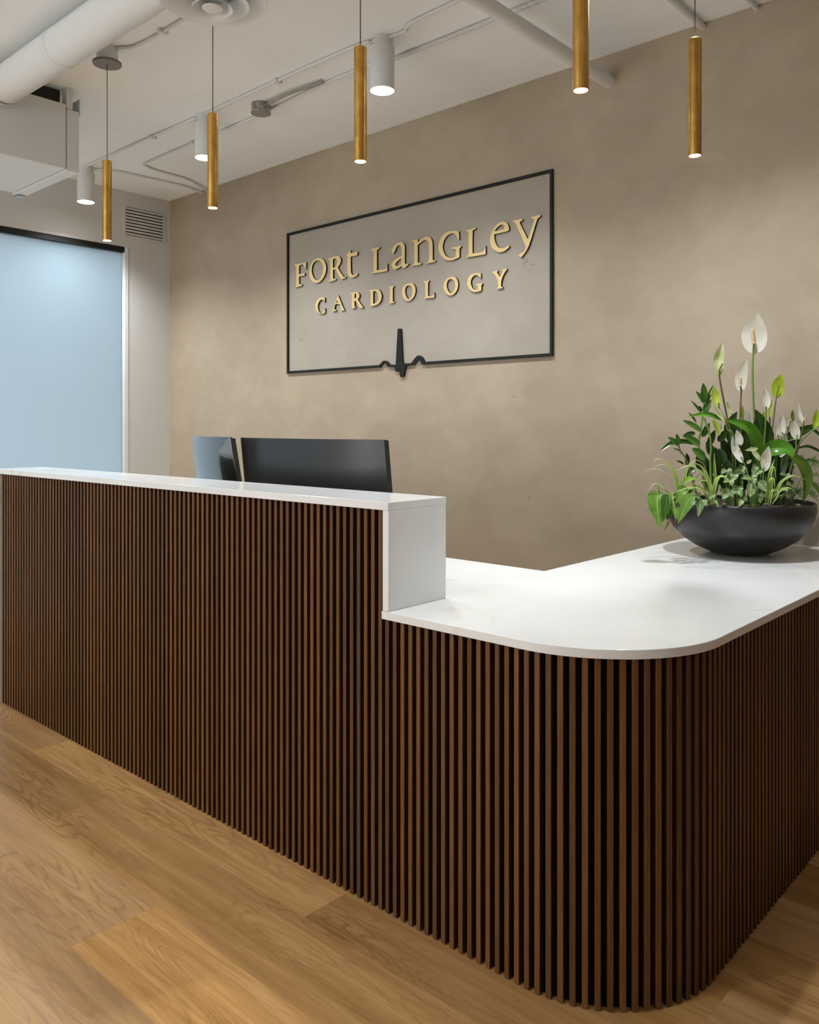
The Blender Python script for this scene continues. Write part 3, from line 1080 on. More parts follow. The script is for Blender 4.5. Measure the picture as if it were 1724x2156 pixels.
# ------------------------------------------------------------------ wall grille
o = empty('wall_grille', (XL, 3.27, 2.67), 'slatted white air grille high on the left wall beside the glass', 'air grille')
GA, GB, GC, GD = 3.115, 3.425, 2.662, 2.872
bm = bmesh.new()
for (a, b, c, d) in ((GA - 0.018, GA, GC - 0.018, GD + 0.018), (GB, GB + 0.018, GC - 0.018, GD + 0.018), (GA, GB, GD, GD + 0.018), (GA, GB, GC - 0.018, GC)):
    box(bm, XL, XL + 0.006, a, b, c, d)
finish(bm, 'frame', M['white_wall'], o, bevel=0.001)
bm = bmesh.new()
box(bm, XL, XL + 0.001, GA, GB, GC, GD)
finish(bm, 'dark_back', M['dark_void'], o)
bm = bmesh.new()
n = 9
for i in range(n):
    zc = GC + (GD - GC) * (i + 0.5) / n
    hh = (GD - GC) / n * 0.36
    vs = [(XL + 0.0012, zc + hh * 0.9), (XL + 0.010, zc - hh * 0.6), (XL + 0.010, zc - hh), (XL + 0.0012, zc + hh * 0.5)]
    vs = [(XL + 0.0012, zc + hh), (XL + 0.008, zc + hh * 0.8), (XL + 0.009, zc - hh), (XL + 0.0012, zc - hh * 0.8)]
    A = [bm.verts.new((p, GA, q)) for p, q in vs]
    Bv = [bm.verts.new((p, GB, q)) for p, q in vs]
    bm.faces.new(A)
    bm.faces.new(Bv[::-1])
    for k in range(4):
        bm.faces.new((A[k], A[(k + 1) % 4], Bv[(k + 1) % 4], Bv[k]))
finish(bm, 'louvre_blades', M['white_wall'], o)

# ------------------------------------------------------------------ pipes and conduits on the ceiling
def pipe(name, pts, r, label, cat, material='white_pipe', group=None, seg=16, clamps=(), n=6):
    bm = bmesh.new()
    tube(bm, smooth_path(pts, n), r, seg)
    o = finish(bm, name, M[material], smooth=60)
    tag(o, label, cat, group)
    for (x, y) in clamps:
        bm = bmesh.new()
        box(bm, x - 0.012, x + 0.012, y - 0.022, y + 0.022, CZ - 2 * r - 0.004, CZ - 0.0005)
        finish(bm, 'clamp', M[material], o, bevel=0.002)
    return o


pipe('sprinkler_pipe', [(-1.90, 2.14, CZ), (-1.90, 2.15, 2.90), (-1.90, 2.20, 2.857), (-1.90, 2.5, 2.857), (-1.90, YW, 2.857)], 0.030, 'thick white pipe entering the plaster wall behind the cropped pendant', 'pipe', seg=32)
pipe('sprinkler_pipe', [(-1.455, 2.2, 2.966), (-1.455, 2.8, 2.966), (-1.455, YW, 2.966)], 0.013, 'thin white pipe meeting the wall above the rightmost pendant', 'pipe')
pipe('sprinkler_pipe', [(-1.228, 2.8, 2.970), (-1.228, 3.1, 2.970), (-1.228, YW, 2.970)], 0.010, 'very thin white pipe at the top right of the photo', 'pipe')
cr = 0.0075
zc = CZ - cr - 0.0005
g = 'white painted conduits on the ceiling'
pipe('electrical_conduit', [(-5.33, YD, zc), (-5.2, 2.63, zc), (-4.05, 2.63, zc), (-4.0, YD, zc)], cr, 'white conduit between the two far downlights', 'conduit', group=g, clamps=[(-4.45, 2.63)])
pipe('electrical_conduit', [(-3.91, YD, zc), (-3.8, 2.63, zc), (-2.75, 2.62, zc), (-2.62, YD, zc)], cr, 'white conduit joining the half hidden downlight to the nearest downlight', 'conduit', group=g, clamps=[(-3.27, 2.625)])
pipe('electrical_conduit', [(-2.53, YD, zc), (-2.44, 2.665, zc), (-2.33, 2.625, zc), (-1.75, 2.62, zc), (-1.15, 2.62, zc)], cr, 'white conduit running right from the nearest downlight to the photo top', 'conduit', group=g)
pipe('electrical_conduit', [(-5.30, 2.70, zc), (-5.24, 2.80, zc), (-5.215, 3.0, zc), (-5.20, 3.3, zc), (-5.215, YW, zc - 0.012)], cr, 'white conduit from the far downlight to the plaster wall', 'conduit', group=g)
E3 = aty(424, 409, YW)
pipe('electrical_conduit', [(-2.70, 2.81, zc), (-3.05, 2.80, zc), (-3.58, 2.835, zc), (-3.74, 2.845, zc), (-4.2, 2.85, zc), (-4.90, 2.865, zc), (-4.985, 2.90, zc), (-5.02, 3.0, zc), (-5.03, 3.20, zc), (-5.06, 3.30, zc), (-5.15, YW, zc - 0.01)], cr * 0.9, 'white conduit with a bend passing the steel box toward the corner', 'conduit', group=g, clamps=[(-4.36, 2.855)])
pipe('electrical_conduit', [(-3.53, 1.905, zc), (-3.40, 1.955, zc), (-2.9, 1.95, zc), (-2.75, 1.90, zc)], cr, 'white conduit leaving the far left pendant canopy', 'conduit', group=g, clamps=[(-3.23, 1.957)])
pipe('electrical_conduit', [(-2.70, 1.90, zc), (-2.5, 1.95, zc), (-2.1, 1.95, zc), (-1.93, 1.89, zc)], cr, 'white conduit behind the round diffuser', 'conduit', group=g)
# ridged flexible conduit
def flex(pts, r, label, material, group=None):
    path = smooth_path(pts, 40)
    bm = bmesh.new()
    seg = 10
    L = [0]
    for a, b in zip(path, path[1:]):
        L.append(L[-1] + (b - a).length)
    tot = L[-1]
    n = int(tot / 0.0035)
    rings = []
    k = 0
    prev = None
    for i in range(n + 1):
        s = tot * i / n
        while k < len(L) - 2 and L[k + 1] < s:
            k += 1
        q = path[k].lerp(path[k + 1], min(1, (s - L[k]) / max(1e-9, L[k + 1] - L[k])))
        d = (path[k + 1] - path[k]).normalized()
        sd = d.cross(UP).normalized()
        up2 = sd.cross(d)
        rr_ = r * (1.0 if i % 3 else 0.72)
        rings.append([bm.verts.new(q + (sd * math.cos(2 * PI * c / seg) + up2 * math.sin(2 * PI * c / seg)) * rr_) for c in range(seg)])
    for a, b in zip(rings, rings[1:]):
        for c in range(seg):
            bm.faces.new((a[c], a[(c + 1) % seg], b[(c + 1) % seg], b[c]))
    bm.faces.new(rings[0])
    bm.faces.new(rings[-1])
    o = finish(bm, 'flexible_conduit', M[material])
    tag(o, label, 'conduit', group)


flex([(-2.66, 2.83, zc - 0.003), (-2.3, 2.835, zc - 0.003), (-1.3, 2.84, zc - 0.003)], 0.011, 'ridged flexible conduit on the ceiling under the thick white pipe', 'white_metal')
flex([(-3.53, 2.76, zc - 0.012), (-3.35, 2.745, zc - 0.012), (-3.2, 2.76, zc - 0.008), (-3.10, 2.775, zc - 0.003)], 0.009, 'short ridged grey conduit leaving the steel junction box', 'grey_flex')
# steel junction box
JX, JY = -3.585, 2.765
o = empty('junction_box', (JX, JY, CZ), 'round bare steel junction box on the ceiling between two pendants', 'junction box')
bm = bmesh.new()
lathe(bm, [(0.052, 0.0), (0.052, -0.048)], (JX, JY, CZ), 40, close=True)
finish(bm, 'box_body', M['steel'], o, smooth=40)
bm = bmesh.new()
lathe(bm, [(0.0001, -0.0525), (0.053, -0.0525), (0.054, -0.051), (0.054, -0.048), (0.0001, -0.048)], (JX, JY, CZ), 40)
finish(bm, 'cover_plate', mat('brushed_cover', (0.30, 0.30, 0.29), 0.5, 0.5), o, smooth=40)
bm = bmesh.new()
tube(bm, [(JX + 0.045, JY - 0.005, zc - 0.012), (JX + 0.075, JY - 0.007, zc - 0.012)], 0.012, 14)
finish(bm, 'connector', M['steel'], o, smooth=40)

# ------------------------------------------------------------------ planted bowl
D0 = 3.10
CU = 1555.5
ctr = EYE + (FW + RT * ((CU - 862) / FPX)) * D0
BC = Vector((ctr.x, ctr.y, ZW))
plant = empty('planted_bowl', BC, 'black bowl of white peace lilies and mixed green plants on the worktop', 'potted plant')
bm = bmesh.new()
prof = [(0.0001, 0.0), (0.090, 0.0), (0.100, 0.003), (0.128, 0.014), (0.160, 0.029), (0.205, 0.059), (0.238, 0.096), (0.257, 0.134), (0.2645, 0.168), (0.2635, 0.190), (0.260, 0.194), (0.254, 0.192), (0.254, 0.17)]
lathe(bm, prof, BC, 96)
finish(bm, 'bowl', M['bowl'], plant, smooth=50)
bm = bmesh.new()
rs = random.Random(5)
prev = None
rings = []
for i, r in enumerate((0.0001, 0.06, 0.12, 0.18, 0.22, 0.2555)):
    rings.append([bm.verts.new((BC.x + r * math.cos(2 * PI * k / 48), BC.y + r * math.sin(2 * PI * k / 48), BC.z + 0.178 + rs.uniform(-0.006, 0.006) * (i < 5))) for k in range(48)])
for a, b in zip(rings, rings[1:]):
    for k in range(48):
        bm.faces.new((a[k], a[(k + 1) % 48], b[(k + 1) % 48], b[k]))
soil = finish(bm, 'soil', M['soil'], plant, smooth=60)
bm = bmesh.new()
for k in range(40):
    a, r = rs.uniform(0, 2 * PI), 0.24 * math.sqrt(rs.random())
    p = BC + Vector((r * math.cos(a), r * math.sin(a), 0.184))
    mtx = Matrix.Translation(p) @ Matrix.Diagonal((1, rs.uniform(0.6, 1), 0.6, 1))
    bmesh.ops.create_icosphere(bm, subdivisions=2, radius=rs.uniform(0.005, 0.011), matrix=mtx)
tag(finish(bm, 'bark_chips', mat('pale_bark_chip', (0.24, 0.16, 0.10), 0.8), soil, smooth=60), kind='stuff')


def P(u, v, d=0.0):
    k = D0 + d
    return EYE + (FW + RT * ((u - 862) / FPX) + UP * ((HOR - v) / FPX)) * k


PXM = D0 / FPX      # metres per photo pixel at the bowl


class Leafy:
    def __init__(s):
        s.bm = bmesh.new()
        s.uv = s.bm.loops.layers.uv.new('uv')
        s.mats = []

    def mi(s, key):
        if key not in s.mats:
            s.mats.append(key)
        return s.mats.index(key)

    def blade(s, spine, hw, key, shape='leaf', fold=0.25, face=None, twist=0.0, n=7, hwr=None):
        """spine: list of 3-D points from base to tip; hw half width in metres; a curved, folded surface"""
        P_ = smooth_path(spine, max(3, 14 // max(1, len(spine) - 1)))
        m = len(P_)
        mi = s.mi(key)
        face = (face or (-FW * 0.9 + UP * 0.35)).normalized()
        rows = []
        hwr = hwr or hw
        for i, p in enumerate(P_):
            t_ = i / (m - 1)
            d = (P_[min(i + 1, m - 1)] - P_[max(i - 1, 0)]).normalized()
            side = d.cross(face)
            if side.length < 1e-4:
                side = RT.copy()
            side.normalize()
            nrm = side.cross(d).normalized()
            if twist:
                q = Matrix.Rotation(twist * (t_ - 0.4), 3, d)
                side, nrm = q @ side, q @ nrm
            if shape == 'leaf':
                w_ = math.sin(PI * t_ ** 0.85) ** 0.8
            elif shape == 'ovate':
                w_ = math.sin(PI * min(1, t_ ** 0.72)) ** 0.75
            elif shape == 'heart':
                w_ = max(0.0, math.sin(PI * t_ ** 0.62)) ** 0.85
            elif shape == 'grass':
                w_ = min(1, 0.55 + t_ * 1.5) * (1 - t_ ** 2.2)
            elif shape == 'spathe':
                w_ = max(0.0, math.sin(PI * t_ ** 0.82)) ** 0.62 * (1 - 0.35 * max(0, (t_ - 0.72) / 0.28) ** 1.2)
            w_ = max(w_, 0.012)
            row = []
            for k in range(-n // 2 + 1, n // 2 + 1) if False else range(-3, 4):
                a = k / 3
                ww = (hw if a < 0 else hwr) * w_
                off = side * (a * ww) + nrm * (abs(a) ** 1.5 * ww * fold)
                row.append(s.bm.verts.new(p + off))
            rows.append((t_, row))
        for (t0, a), (t1, b) in zip(rows, rows[1:]):
            for k in range(6):
                f = s.bm.faces.new((a[k], a[k + 1], b[k + 1], b[k]))
                f.material_index = mi
                f.smooth = True
                for lp, uvc in zip(f.loops, ((k / 6, t0), ((k + 1) / 6, t0), ((k + 1) / 6, t1), (k / 6, t1))):
                    lp[s.uv].uv = uvc

    def stem(s, pts, r, key, rend=None, seg=7):
        tube(s.bm, smooth_path(pts, 6), r, seg, s.mi(key), True, rend)

    def build(s, name, parent):
        me = D.meshes.new(name)
        s.bm.to_mesh(me)
        s.bm.free()
        return link(name, me, [LM[k] for k in s.mats], parent)


def soilpt(u, d):
    p = P(u, 1000, d)
    v = Vector((p.x - BC.x, p.y - BC.y, 0))
    if v.length > 0.21:
        v = v.normalized() * 0.21
    return Vector((BC.x + v.x, BC.y + v.y, BC.z + 0.178))


def pp(spine, d0, d1=None):
    d1 = d0 if d1 is None else d1
    n = len(spine)
    return [P(u, v, d0 + (d1 - d0) * i / max(1, n - 1)) for i, (u, v) in enumerate(spine)]


rp = random.Random(11)
# --- peace lily foliage (part) with every flower as a sub-part
lf = Leafy()
big = [
    ([(1600, 985), (1590, 930), (1572, 900), (1526, 883)], 15, 'lily', -0.10, -0.14, 0.35),
    ([(1604, 990), (1607, 930), (1600, 895), (1590, 862)], 21, 'dark', -0.02, 0.0, 0.3),
    ([(1520, 885), (1500, 876), (1480, 873), (1446, 877)], 5.5, 'lily', -0.12, -0.16, 0.5),
    ([(1600, 960), (1628, 945), (1655, 948), (1670, 962)], 17, 'lily', -0.12, -0.17, 0.45),
    ([(1660, 958), (1685, 975), (1699, 1010), (1692, 1056)], 13, 'olive', -0.10, -0.12, 0.3),
    ([(1640, 930), (1670, 915), (1695, 905), (1716, 893)], 10, 'dark', 0.03, 0.06, 0.3),
    ([(1690, 905), (1708, 903), (1724, 915), (1740, 930)], 4, 'dark', 0.03, 0.02, 0.3),
    ([(1560, 960), (1545, 930), (1535, 900), (1552, 866)], 15, 'dark', 0.02, 0.02, 0.3),
    ([(1640, 1000), (1650, 960), (1662, 940), (1690, 925)], 13, 'dark', 0.04, 0.06, 0.3),
    ([(1560, 1000), (1575, 960), (1568, 920), (1545, 895)], 16, 'dark', 0.0, 0.0, 0.3),
    ([(1676, 945), (1700, 940), (1724, 950), (1745, 965)], 3.5, 'dark', 0.0, -0.02, 0.3),
    ([(1690, 970), (1706, 968), (1724, 973), (1750, 975)], 2.5, 'dark', 0.0, -0.02, 0.3),
    ([(1700, 1010), (1712, 1020), (1724, 1035), (1735, 1060)], 5, 'olive', -0.02, -0.04, 0.3),
]
for sp, hw, key, d0, d1, fo in big:
    lf.blade(pp(sp, d0, d1), hw * PXM, key, 'leaf', fo, twist=rp.uniform(-0.3, 0.3))
for k in range(46):      # inner foliage mass
    u = rp.uniform(1468, 1672)
    v = rp.uniform(905, 1035)
    edge = abs(u - 1570) / 110
    v = max(v, 900 + 55 * edge ** 2)
    d = rp.uniform(-0.06, 0.14)
    base = soilpt(1570 + (u - 1570) * 0.6, d * 0.7)
    tip = P(u, v, d)
    mid = base.lerp(tip, 0.55) + UP * 0.03
    start = base.lerp(tip, 0.35)
    lf.blade([start, mid, tip], rp.uniform(8, 15) * PXM, 'dark', 'leaf', 0.3, face=(-FW + UP * rp.uniform(0.2, 1.0) + RT * rp.uniform(-0.6, 0.6)))
    lf.stem([base, start], 0.002, 'stem_green')
lily = lf.build('peace_lily', plant)


def flower(base, tip, hwl, hwr, key, d, stem=None, spad=None, skey='stem_green', fold=0.45, bow=0.0, facev=None, sr=1.7):
    f = Leafy()
    b, t_ = P(*base, d), P(*tip, d)
    mid = b.lerp(t_, 0.5) + FW * (0.10 * (t_ - b).length) + RT * bow * PXM
    f.blade([b, mid, t_ + FW * 0.004], hwl * PXM, key, 'spathe', fold, hwr=hwr * PXM, face=facev or -FW)
    if stem:
        pts = [P(u, v, d - 0.006) for u, v in stem]
        last = pts[-1]
        ground = soilpt(1570 + (stem[-1][0] - 1570) * 0.7, d * 0.5)
        if last.z > ground.z + 0.03:
            pts.append(ground)
        f.stem(pts, sr * PXM, skey, sr * 1.25 * PXM)
    if spad:
        (u0, v0), (u1, v1), r = spad
        f.stem([P(u0, v0, d - 0.012), P((u0 + u1) / 2, (v0 + v1) / 2, d - 0.012), P(u1, v1, d - 0.012)], r * PXM, 'spadix', r * 0.75 * PXM, 10)
    f.build('flower', lily)


flower((1586, 746), (1596, 659), 26, 29, 'white', 0.0, [(1587, 722), (1585, 748), (1584, 790), (1586, 850), (1590, 930)], ((1587, 723), (1584, 693), 4.6), 'stem_green', 0.12, -2, sr=1.9)
flower((1513, 793), (1522, 720), 13, 10, 'cream', -0.03, [(1521, 766), (1514, 782), (1517, 810), (1531, 882), (1540, 930)], None, 'stem_dark', 0.55, -3, sr=1.7)
flower((1558, 826), (1573, 756), 13, 13, 'white', -0.02, [(1559, 812), (1560, 830), (1558, 872), (1560, 920)], ((1559, 811), (1558, 795), 3.8), 'stem_dark', 0.2, -3, sr=1.5)
flower((1634, 839), (1646, 787), 13, 14, 'green_sp', 0.0, [(1640, 812), (1634, 838), (1628, 885), (1622, 935)], None, 'stem_dark', 0.15, -1, sr=1.2)
flower((1614, 861), (1611, 816), 10, 8, 'white', -0.02, [(1613, 856), (1611, 900), (1607, 950)], None, 'stem_green', 0.35, 2, sr=1.4)
flower((1510, 858), (1503, 812), 8, 9, 'green_sp', -0.06, [(1513, 848), (1514, 860), (1527, 885), (1540, 920)], None, 'stem_dark', 0.5, 0, sr=1.3)
flower((1503, 853), (1526, 886), 5, 6, 'cream', -0.14, [(1526, 884), (1532, 905), (1545, 925)], None, 'stem_green', 0.5, 0, sr=1.0)
flower((1500, 882), (1516, 918), 6, 5, 'green_sp', -0.13, None, None, 'stem_green', 0.5, 2)
flower((1519, 888), (1518, 912), 4, 5, 'white', -0.12, None, None, 'stem_green', 0.5, 0)
flower((1540, 874), (1531, 845), 4, 4, 'cream', 0.03, [(1540, 870), (1545, 900)], None, 'stem_green', 0.5, 0, sr=1)
flower((1563, 883), (1564, 852), 3.5, 3.5, 'green_sp', 0.02, [(1563, 880), (1563, 910)], None, 'stem_green', 0.5, 0, sr=1)
flower((1574, 896), (1570, 862), 7, 9, 'white', 0.04, None, None, 'stem_green', 0.3, 0)
flower((1620, 880), (1626, 842), 4, 4, 'green_sp', 0.03, [(1620, 878), (1621, 910), (1619, 950)], None, 'stem_dark', 0.5, 0, sr=1.3)
flower((1612, 903), (1608, 866), 7, 6, 'green_sp', 0.05, [(1612, 900), (1610, 950)], None, 'stem_green', 0.4, 0, sr=1)
flower((1625, 913), (1622, 880), 4, 4.5, 'white', 0.03, [(1625, 910), (1621, 950)], None, 'stem_green', 0.4, 0, sr=1)
flower((1646, 918), (1648, 872), 8, 8, 'white', -0.02, [(1646, 910), (1652, 935)], None, 'stem_green', 0.3, 0, sr=1.2)
flower((1638, 920), (1638, 888), 6, 5, 'white', 0.0, [(1638, 915), (1640, 950)], None, 'stem_green', 0.3, 0, sr=1)
flower((1652, 934), (1648, 905), 5, 7, 'white', -0.01, None, None, 'stem_green', 0.3, 0)
flower((1658, 901), (1657, 878), 3.5, 3.5, 'white', 0.03, [(1658, 898), (1656, 930)], None, 'stem_green', 0.3, 0, sr=1)
flower((1669, 887), (1669, 863), 4, 4, 'olive', 0.02, [(1669, 885), (1662, 893), (1655, 930)], None, 'stem_dark', 0.4, 0, sr=1)
flower((1692, 893), (1680, 845), 5, 4.5, 'white', 0.0, [(1692, 886), (1690, 903), (1680, 945)], ((1694, 885), (1696, 876), 2.2), 'stem_dark', 0.35, -2, sr=1.2)
flower((1676, 926), (1673, 886), 10.5, 10.5, 'white', -0.05, [(1678, 915), (1676, 930), (1672, 960)], None, 'stem_green', 0.2, 0, sr=1.3)
flower((1714, 906), (1721, 860), 8, 8, 'green_sp', -0.02, [(1722, 898), (1700, 915), (1682, 935), (1672, 965)], None, 'stem_green', 0.4, 2, sr=1.4)
flower((1560, 938), (1551, 905), 8, 8, 'white', -0.10, None, None, 'stem_green', 0.35, 0)
flower((1563, 975), (1542, 918), 8, 9, 'white', -0.15, [(1560, 962), (1570, 985), (1575, 1010)], ((1559, 953), (1556, 946), 2.2), 'stem_green', 0.35, -3, sr=1.2)
flower((1609, 993), (1619, 939), 10.5, 10.5, 'white', -0.17, [(1608, 985), (1606, 1010), (1604, 1040)], ((1610, 974), (1611, 966), 2.2), 'stem_green', 0.25, 0, sr=1.4)
flower((1601, 970), (1580, 940), 5, 5, 'cream', -0.15, [(1600, 966), (1603, 985), (1600, 1010)], None, 'stem_green', 0.4, 0, sr=1)
flower((1596, 944), (1569, 948), 3.5, 3.5, 'cream', -0.16, None, None, 'stem_green', 0.4, 0)
flower((1640, 962), (1657, 946), 5, 5, 'white', -0.08, None, None, 'stem_green', 0.4, 0)
flower((1676, 966), (1695, 956), 5, 5, 'white', -0.02, None, None, 'stem_green', 0.4, 0)
flower((1571, 975), (1583, 968), 3.5, 3.5, 'cream', -0.17, None, None, 'stem_green', 0.4, 0)

# --- leafy stems at the left
lf = Leafy()
for b, t_, hw, key, d in [
    ((1482, 849), (1480, 806), 8, 'zz', -0.04), ((1481, 849), (1464, 823), 5, 'zz', -0.05), ((1484, 847), (1502, 809), 2.2, 'zz', -0.03),
    ((1484, 848), (1497, 830), 4.5, 'zz', -0.03), ((1481, 867), (1498, 841), 6, 'zz', -0.05), ((1482, 869), (1496, 855), 4.5, 'dark', -0.03),
    ((1476, 869), (1454, 843), 2.6, 'zz', -0.04), ((1476, 868), (1470, 855), 4, 'zz', -0.03), ((1476, 908), (1437, 885), 6.5, 'zz', -0.05), ((1464, 912), (1436, 919), 5, 'dark', -0.02),
    ((1474, 938), (1437, 917), 8, 'zz', -0.06), ((1429, 938), (1405, 920), 5, 'zz', -0.08), ((1428, 938), (1423, 913), 6, 'zz', -0.09),
    ((1437, 953), (1416, 944), 1.8, 'dark', -0.06), ((1446, 980), (1445, 954), 6.5, 'dark', -0.06), ((1440, 978), (1423, 970), 2.2, 'dark', -0.05),
    ((1484, 968), (1456, 944), 10, 'zz', -0.10), ((1523, 976), (1513, 944), 10, 'dark', -0.12), ((1490, 940), (1505, 905), 8, 'dark', -0.02),
    ((1478, 920), (1494, 890), 7, 'zz', -0.02), ((1466, 890), (1449, 868), 2.5, 'zz', -0.02), ((1462, 985), (1445, 1005), 7, 'dark', -0.08), ((1500, 960), (1486, 930), 9, 'dark', -0.05),
    ((1475, 990), (1466, 960), 9, 'dark', -0.07), ((1512, 930), (1530, 905), 8, 'dark', -0.02), ((1494, 1000), (1500, 960), 9, 'dark', -0.08), ((1535, 1000), (1528, 965), 10, 'dark', -0.1),
]:
    lf.blade(pp([b, ((b[0] + t_[0]) / 2, (b[1] + t_[1]) / 2 - 1.5), t_], d, d - 0.01), hw * PXM, key, 'ovate', 0.3, face=-FW + RT * rp.uniform(-.4, .4) + UP * 0.3)
lf.blade(pp([(1462, 936), (1440, 930), (1412, 934), (1388, 951)], -0.04, -0.08), 5.5 * PXM, 'dark', 'leaf', 0.35)
lf.stem([P(1482, 848, -0.04), P(1480, 870, -0.04), P(1475, 905, -0.04), P(1472, 950, -0.05), soilpt(1490, -0.05)], 1.8 * PXM, 'stem_green', 2.6 * PXM)
lf.stem([P(1482, 880, -0.12), P(1493, 910, -0.12), P(1497, 945, -0.12), P(1495, 975, -0.12), soilpt(1500, -0.12)], 1.8 * PXM, 'stem_green', 2.2 * PXM)
lf.stem([P(1428, 936, -0.08), P(1433, 952, -0.08), P(1446, 972, -0.08), soilpt(1475, -0.1)], 1.6 * PXM, 'stem_dark', 2 * PXM)
lf.stem([P(1440, 920, -0.03), P(1470, 940, -0.04), soilpt(1500, -0.05)], 1.6 * PXM, 'stem_dark', 2 * PXM)
lf.build('leafy_stemmed_plant', plant)

# --- spider plants
def spider(blades, name='spider_plant'):
    lf = Leafy()
    for sp, hw, key, d0, d1 in blades:
        lf.blade(pp(sp, d0, d1), hw * PXM, key, 'grass', 0.35, face=(-FW * 0.6 + UP))
    lf.build(name, plant)


spider([
    ([(1431, 1060), (1422, 1005), (1408, 978), (1392, 966)], 4.2, 'lime', -0.14, -0.16),
    ([(1396, 968), (1384, 966), (1374, 973)], 1.2, 'straw', -0.16, -0.17),
    ([(1424, 1040), (1402, 998), (1375, 987), (1352, 994)], 1.4, 'straw', -0.14, -0.18),
    ([(1428, 1035), (1408, 985), (1392, 978), (1374, 986)], 1.3, 'straw', -0.12, -0.16),
    ([(1416, 1045), (1398, 1028), (1378, 1018), (1361, 1040)], 1.7, 'straw', -0.2, -0.22),
    ([(1411, 1036), (1414, 1060), (1421, 1092)], 5.0, 'spider', -0.235, -0.25),
    ([(1412, 1042), (1418, 1065), (1423, 1100)], 2.5, 'spider', -0.24, -0.26),
    ([(1440, 1035), (1433, 1015), (1425, 1000)], 2.8, 'spider', -0.16, -0.18),
    ([(1352 + 7, 1064), (1368, 1075), (1377, 1087)], 1.3, 'straw', -0.22, -0.24),
    ([(1376, 1097), (1390, 1100), (1408, 1094)], 1.0, 'straw', -0.24, -0.24),
    ([(1409, 1096), (1404, 1108), (1397, 1121)], 2.4, 'olive', -0.24, -0.25),
])
spider([
    ([(1500, 1062), (1494, 1022), (1478, 985), (1452, 972)], 4.2, 'spider', -0.19, -0.18),
    ([(1498, 1060), (1486, 1010), (1455, 981), (1422, 992)], 3.6, 'spider', -0.2, -0.22),
    ([(1500, 1062), (1505, 1020), (1518, 1003), (1532, 1012), (1546, 1032)], 4.4, 'spider', -0.2, -0.235),
    ([(1497, 1060), (1480, 1034), (1452, 1027), (1416, 1038)], 3.2, 'spider', -0.22, -0.24),
    ([(1495, 1056), (1478, 1030), (1452, 1018), (1430, 1021)], 4.2, 'spider', -0.2, -0.21),
    ([(1437, 1030), (1442, 1000), (1453, 972)], 3.2, 'spider', -0.17, -0.17),
    ([(1505, 1020), (1504, 985), (1503, 953)], 3.2, 'spider', -0.14, -0.14),
    ([(1502, 1050), (1492, 1018), (1480, 1012), (1470, 1018)], 2.6, 'spider', -0.22, -0.24),
    ([(1500, 1062), (1502, 1030), (1512, 1006), (1528, 1006)], 3.6, 'lime', -0.19, -0.22),
    ([(1490, 1000), (1478, 975), (1462, 970), (1450, 985)], 1.6, 'straw', -0.12, -0.14),
    ([(1462, 1015), (1470, 1000), (1482, 995)], 1.4, 'nerve', -0.12, -0.12),
    ([(1416, 1050), (1432, 1034), (1450, 1030), (1466, 1032)], 6, 'heart', -0.17, -0.18),
])
spider([
    ([(1619, 1064), (1617, 1025), (1622, 990), (1631, 965)], 4.0, 'spider', -0.2, -0.19),
    ([(1620, 1030), (1622, 995), (1629, 984), (1634, 1012)], 3.4, 'spider', -0.2, -0.21),
    ([(1624, 1050), (1622, 1015), (1628, 1009), (1631, 1030)], 4.2, 'spider', -0.22, -0.23),
    ([(1630, 1045), (1644, 1016), (1670, 1002), (1700, 1012)], 3.2, 'spider', -0.2, -0.22),
    ([(1619, 1064), (1624, 1037), (1634, 1032), (1636, 1045), (1624, 1064)], 3.4, 'spider', -0.22, -0.235),
    ([(1634, 1042), (1648, 1030), (1664, 1029), (1678, 1043)], 3.4, 'spider', -0.18, -0.18),
    ([(1636, 1046), (1650, 1042), (1670, 1046)], 1.5, 'spider', -0.2, -0.2),
    ([(1617, 1058), (1606, 1051), (1594, 1057)], 2.6, 'spider', -0.22, -0.24),
    ([(1620, 1064), (1612, 1030), (1611, 1000)], 2.2, 'spider', -0.2, -0.2),
])

# --- heart-leaved trailing plant, left rim
lf = Leafy()
for sp, hw, key, d0, d1 in [
    ([(1386, 1034), (1383, 1062), (1389, 1113)], 20, 'heart', -0.2, -0.25),
    ([(1404, 1040), (1402, 1062), (1396, 1098)], 12, 'zz', -0.235, -0.25),
    ([(1458, 1042), (1444, 1062), (1427, 1102)], 13, 'heart', -0.235, -0.27),
    ([(1446, 1026), (1434, 1035), (1421, 1062)], 10, 'heart', -0.2, -0.23),
    ([(1420, 1064), (1424, 1078), (1426, 1094)], 7, 'heart', -0.22, -0.25),
    ([(1442, 1014), (1452, 1008), (1470, 1008)], 5, 'lime', -0.2, -0.2),
    ([(1400, 1052), (1408, 1078), (1404, 1096)], 8, 'zz', -0.22, -0.24),
    ([(1418, 1044), (1440, 1040), (1462, 1030)], 7, 'zz', -0.2, -0.2),
]:
    lf.blade(pp(sp, d0, d1), hw * PXM, key, 'heart', 0.22, face=-FW + UP * 0.5)
lf.stem([P(1388, 1036, -0.205), P(1385, 1020, -0.2), P(1395, 1024, -0.2), P(1413, 1040, -0.2), soilpt(1435, -0.18)], 1.2 * PXM, 'stem_green')
lf.stem([P(1458, 1043, -0.235), P(1462, 1036, -0.2), soilpt(1470, -0.17)], 1.2 * PXM, 'stem_green')
lf.build('trailing_heart_leaf_plant', plant)

